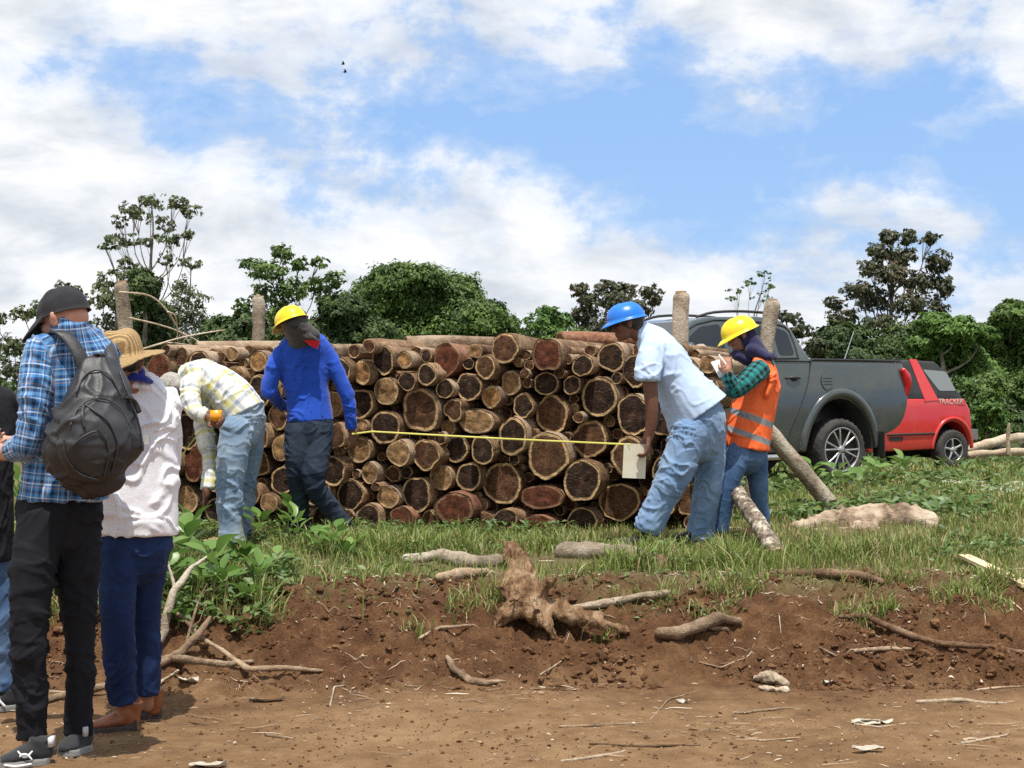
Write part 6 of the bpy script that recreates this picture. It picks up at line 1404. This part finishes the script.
# ===== man in royal blue
p4 = Person('man in royal blue long sleeve shirt and yellow helmet, back to the camera', ground_pt(315, 10.3), (.97,.22,0), SK_D, 6.1)
p4.garment('shirt', ROYAL, [
  dict(p=Pn([(310,421,10.3),(309,404,10.3),(306,385,10.3),(304,362,10.3),(304,347,10.27),(303,336,10.22)]), ra=[.162,.150,.158,.195,.185,.105], rb=[.125,.115,.118,.125,.110,.075], ex=2.2),
  dict(p=Pn([(283,353,10.25),(274,369,10.22),(269,391,10.24)]), ra=[.060,.056,.050], r0=True), dict(p=Pn([(270,390,10.24),(277,400,10.38),(284,406,10.5)]), ra=[.050,.043,.036], r0=True, r1=False),
  dict(p=Pn([(326,353,10.31),(337,372,10.32),(346,394,10.32)]), ra=[.060,.056,.049], r0=True), dict(p=Pn([(347,394,10.32),(350,412,10.34),(351,429,10.36)]), ra=[.048,.043,.036], r0=True, r1=False)], .0075, .0055)
p4.garment('jeans', DKJ, [
  dict(p=Pn([(310,414,10.3),(310,428,10.3),(309,440,10.3)]), ra=[.150,.165,.15], rb=[.115,.13,.12], r0=True),
  dict(p=Pn([(299,432,10.26),(298,460,10.25),(299,485,10.3),(300,526,10.42)]), ra=[.100,.090,.072,.062], r0=True, r1=False),
  dict(p=Pn([(320,432,10.32),(316,458,10.25),(314,482,10.22),(328,505,10.28),(346,525,10.34)]), ra=[.100,.090,.075,.066,.060], r0=True, r1=False)], .0075, .0075, 'denim')
p4.limb(Pn([(284,406,10.5),(288,408,10.56)]), .028); p4.hand(P(288,408,10.56), (.4,.7,.1), (0,.3,1), .7, thumb=-1); p4.limb(Pn([(351,425,10.36),(352,433,10.37)]), [.030,.025]); p4.hand(P(352,432,10.37), (.04,.1,-1), (-.75,.65,0), .75)
p4.head(P(292,325,10.13), (-.50,.74,-.42), (-.30,.28,.90), .96, P(302,345,10.25), HAIRD); p4.hat('hard', YEL, tilt=((-.55,.75,-.36), (-.34,.16,.92)))
p4.garment('neck_cloth', DKCL, [dict(p=Pn([(292,319,10.13),(295,325,10.12),(300,332,10.14),(304,338,10.18)]), ra=[.080,.084,.092,.118], rb=[.090,.090,.084,.070], r0=True, noin=True), dict(p=Pn([(300,334,10.08),(311,339,10.10),(318,341,10.14)]), ra=[.04,.03,.015], rb=[.02,.02,.01], r0=True, noin=True)], .0065, .0035)
tri = [(304,340,10.075),(320,341,10.09),(317,349,10.11),(309,345,10.09)]; q_ = np.array(Pn(tri)); k = MB(); k.add(np.concatenate([q_+[0,-.004,0], q_+[0,.03,0]]), [[0,1,2,3],[7,6,5,4],[0,4,5,1],[1,5,6,2],[2,6,7,3],[3,7,4,0]]); link('bandana', k.mesh('bandana', REDC, False), p4.t)
p4.shoe(ground_pt(349, 10.38), ground_pt(341, 10.64), SHBLK, SOLE_B, name='boot'); p4.shoe(ground_pt(303, 10.45), ground_pt(283, 10.60), SHBLK, SOLE_B, name='boot')
p4.limb(Pn([(342,522,10.32),(347,530,10.40)]), .036); p4.limb(Pn([(300,520,10.42),(300,530,10.45)]), .036); p4.finish(.0075)
# ===== man in blue helmet
p5 = Person('man in pale blue polo shirt, loose jeans and blue helmet leaning to the pile', ground_pt(690, 9.9), (.30,.95,0), SK_D, 3.7)
p5.garment('polo_shirt', LBLUE, [
  dict(p=Pn([(698,414,9.9),(688,399,9.9),(676,380,9.9),(664,358,9.9),(652,341,9.9),(641,328,9.88)]), ra=[.205,.195,.18,.190,.160,.07], rb=[.230,.195,.155,.140,.115,.058], one=True),
  dict(p=Pn([(653,349,9.76),(649,365,9.70),(648,381,9.68)]), ra=[.088,.084,.082], r0=True, r1=False), dict(p=Pn([(656,353,10.08),(650,370,10.12),(647,380,10.13)]), ra=[.085,.08,.078], r0=True, r1=False),
  dict(p=Pn([(639,337,9.82),(642,328,9.83),(649,326,9.9)]), ra=.013, r0=True, noin=True)], .008, .0060)
p5.garment('jeans', BLUEJ, [
  dict(p=Pn([(693,404,9.9),(699,418,9.9),(698,438,9.9)]), ra=[.165,.18,.16], rb=[.150,.178,.160], r0=True),
  dict(p=Pn([(690,432,9.80),(677,466,9.76),(661,500,9.76),(647,531,9.78)]), ra=[.125,.108,.094,.090], r0=True, r1=False),
  dict(p=Pn([(709,430,10.0),(710,468,10.02),(705,505,10.05),(700,544,10.05)]), ra=[.118,.104,.094,.092], r0=True, r1=False)], .008, .0090, 'denim')
p5.limb(Pn([(649,370,9.69),(651,395,9.68),(652,411,9.68)]), [.052,.047,.043]); p5.limb(Pn([(652,411,9.68),(651,425,9.69),(649,438,9.70)]), [.043,.038,.028]); p5.hand(P(649,437,9.70), (-.10,-.05,-1), (-.9,.2,0), .8, 1.05)
p5.limb(Pn([(652,372,10.12),(655,405,10.1),(652,425,10.02),(646,440,9.92)]), [.050,.043,.036,.027]); p5.hand(P(646,440,9.92), (-.35,-.3,-.9), (.3,-.9,0), .6, thumb=-1)
p5.limb(Pn([(647,525,9.78),(645,540,9.78)]), .04); p5.limb(Pn([(700,535,10.05),(700,545,10.05)]), .04)
p5.head(P(627,323,9.86), (-.95,-.02,-.22), (-.22,0,.97), 1.0, P(643,334,9.90), HAIRD); p5.hat('hard', BLU)
p5.shoe(ground_pt(653, 9.78), ground_pt(615, 9.74), SHBLK, SOLE_B, name='boot'); p5.shoe(ground_pt(708, 10.05), ground_pt(672, 10.02), SHBLK, SOLE_B, name='boot'); p5.finish(.0075)
# ===== woman in orange vest
p6 = Person('woman in orange reflective vest and yellow helmet writing notes', ground_pt(745, 10.2), (.25,.96,0), SK_B, 5.9)
tor = Pn([(745,448,10.2),(748,430,10.2),(755,405,10.2),(760,383,10.2),(761,368,10.2),(757,357,10.18)])
p6.garment('shirt', PL6, [dict(p=tor[1:], ra=[.145,.145,.155,.135,.055], rb=[.135,.128,.118,.092,.05], r0=True),
  dict(p=Pn([(759,370,10.02),(748,381,9.95),(735,391,9.90)]), ra=[.070,.064,.056], r0=True), dict(p=Pn([(735,391,9.90),(730,382,9.87),(728,373,9.86)]), ra=[.054,.047,.038], r0=True, r1=False),
  dict(p=Pn([(754,370,10.36),(744,382,10.34),(733,390,10.28)]), ra=[.066,.056,.050], r0=True), dict(p=Pn([(733,390,10.28),(729,380,10.15),(728,372,10.05)]), ra=[.048,.042,.036], r0=True, r1=False)], .008, .006)
p6.garment('reflective_vest', VEST, [dict(p=tor, ra=[.182,.178,.165,.165,.115,.045], rb=[.172,.162,.150,.136,.095,.045], bone=(P(732,456,10.2), P(766,362,10.2)), ex=2.1),
  dict(p=Pn([(766,395,10.05),(772,380,10.06),(768,366,10.08),(757,362,10.04)]), ra=[.05,.05,.045,.03], rb=.03, r0=True, noin=True, bone=(P(732,456,10.2), P(766,362,10.2)))], .0075, .0065)
p6.garment('jeans', MIDJ, [dict(p=Pn([(746,440,10.2),(746,455,10.2)]), ra=[.150,.155], rb=[.135,.135], r0=True),
  dict(p=Pn([(740,450,10.12),(731,474,10.08),(725,498,10.08),(720,532,10.1)]), ra=[.094,.080,.066,.055], r0=True, r1=False), dict(p=Pn([(755,450,10.28),(758,480,10.3),(760,505,10.34),(763,531,10.38)]), ra=[.090,.072,.060,.050], r0=True, r1=False)], .008, .006, 'denim')
p6.limb(Pn([(728,375,9.86),(727,370,9.86)]), .027); p6.hand(P(728,373,9.86), (-.15,.35,1), (.2,.9,.1), .95, .95); p6.limb(Pn([(728,374,10.05),(728,370,10.03)]), .027); p6.hand(P(728,372,10.04), (-.2,-.4,1), (-.1,-.9,.2), .8, .95, -1)
p6.limb(Pn([(720,525,10.1),(719,540,10.1)]), .034); p6.limb(Pn([(763,525,10.38),(763,536,10.38)]), .034)
p6.head(P(741,336,10.14), (-.90,-.06,-.40), (-.38,0,.92), .94, P(757,362,10.18), HAIRD); p6.hat('hard', YEL, k=1.05)
p6.garment('neck_cloth', NAVYC, [dict(p=Pn([(746,334,10.14),(752,345,10.14),(760,357,10.16)]), ra=[.080,.088,.095], rb=[.062,.070,.070], r0=True, noin=True), dict(p=Pn([(752,350,10.08),(766,356,10.08),(773,357,10.12)]), ra=[.06,.05,.03], rb=[.05,.03,.02], r0=True, noin=True), dict(p=Pn([(736,355,10.1),(746,360,10.12)]), ra=[.05,.06], rb=[.03,.04], r0=True, noin=True)], .007, .005)
p6.shoe(ground_pt(725, 10.1), ground_pt(694, 10.06), TANL, SOLE_B, name='boot'); p6.shoe(ground_pt(767, 10.38), ground_pt(741, 10.36), TANL, SOLE_B, name='boot'); p6.finish(.007)

# ---- held things
def slab(name, label, cat, c, h, M, mat): k = MB(); k.box(c, h, M); return solo(name, k.mesh(name, mat, False), label, cat, c)
ux = nrm([1,.1,-.05]); uz = nrm([.05,0,1]); uy = np.cross(uz, ux)
slab('writing_board', 'pale cream board held low by the man in the blue helmet', 'board', P(634.5, 461, 9.74), (.075,.004,.112), np.stack([ux, uy, uz], 1), simple('cream_card', (.62,.58,.46), .7, .05))
k = MB(); k.loft(Pn([(719,355,9.86),(726,364,9.84)]), .005, n=8); solo('pen', k.mesh('pen', simple('white_plastic', (.8,.8,.8), .3)), 'white pen in the hand of the woman in the orange vest', 'pen', P(722,360,9.85))
ux = nrm([.9,.2,.25]); uz = nrm([-.35,.6,.75]); uy = np.cross(uz, ux)
slab('note_pad', 'small note pad held by the woman in the orange vest', 'note pad', P(722,368,9.97), (.05,.004,.07), np.stack([ux, uy, uz], 1), simple('pad_paper', (.6,.6,.56), .7, .05))
# tape case and tapes
k = MB(); c_ = P(216,416,9.75); k.loft(np.array([c_+[-.0,-.018,0], c_+[0,.018,0]]), [.038,.038], n=24, round0=False, round1=False, sub=1); k.box(c_+[-.0,0,.018], (.037,.0165,.02))
solo('tape_case', k.mesh('tape_case', hardhat_mat('orange_plastic', (.85,.33,.02))), 'orange tape measure case in the stooping man\'s hand', 'tape measure', c_)
TAPE = simple('yellow_tape', (.74,.68,.16), .45, .05, 5)
def ribbon(name, label, pts, w_, lat, sag=0.):
    pts = np.array(pts); n = 60; t = np.linspace(0, 1, n); s_ = np.linspace(0, 1, len(pts)); q = np.stack([np.interp(t, s_, pts[:,i]) for i in range(3)], 1); q[:,2] -= sag*4*t*(1-t)
    k = MB(); k.loft(q, w_, .0012, lat=lat, n=8, sub=1); return solo(name, k.mesh(name, TAPE), label, 'measuring tape', pts.mean(0), 'measuring tapes')
ribbon('measuring_tape', 'long yellow tape stretched level across the log ends', [P(352,434,10.32), P(372,431,10.45), P(500,438,10.35), P(630,444.5,9.72)], .0060, (0,0,1), .004)
ribbon('measuring_tape', 'lime yellow tape hanging down from the stooping man\'s hand', [P(211,420,9.78), P(198,434,9.8), P(184,452,9.85), P(174,472,9.9), P(168,495,9.95), P(166,520,10.0)], .015, (.6,.3,.6))
# two far birds
for k_, (bx, by, lb) in enumerate([(343,64,'upper of two tiny dark birds high in the sky'),(345,72,'lower of two tiny dark birds high in the sky')]):
    c_ = P(bx, by, 150); k = MB(); k.loft([c_+[-.18,0,0], c_, c_+[.2,0,0]], [.03,.09,.02], n=8)
    for s_ in (1,-1): k.loft([c_+[0,0,0], c_+[.05,s_*.35,.18], c_+[-.12,s_*.75,.05]], [.09,.07,.01], [.02,.015,.005], lat=(1,0,0), n=8)
    solo('bird', k.mesh('bird', BLKC), lb, 'bird', c_, 'birds in the sky')
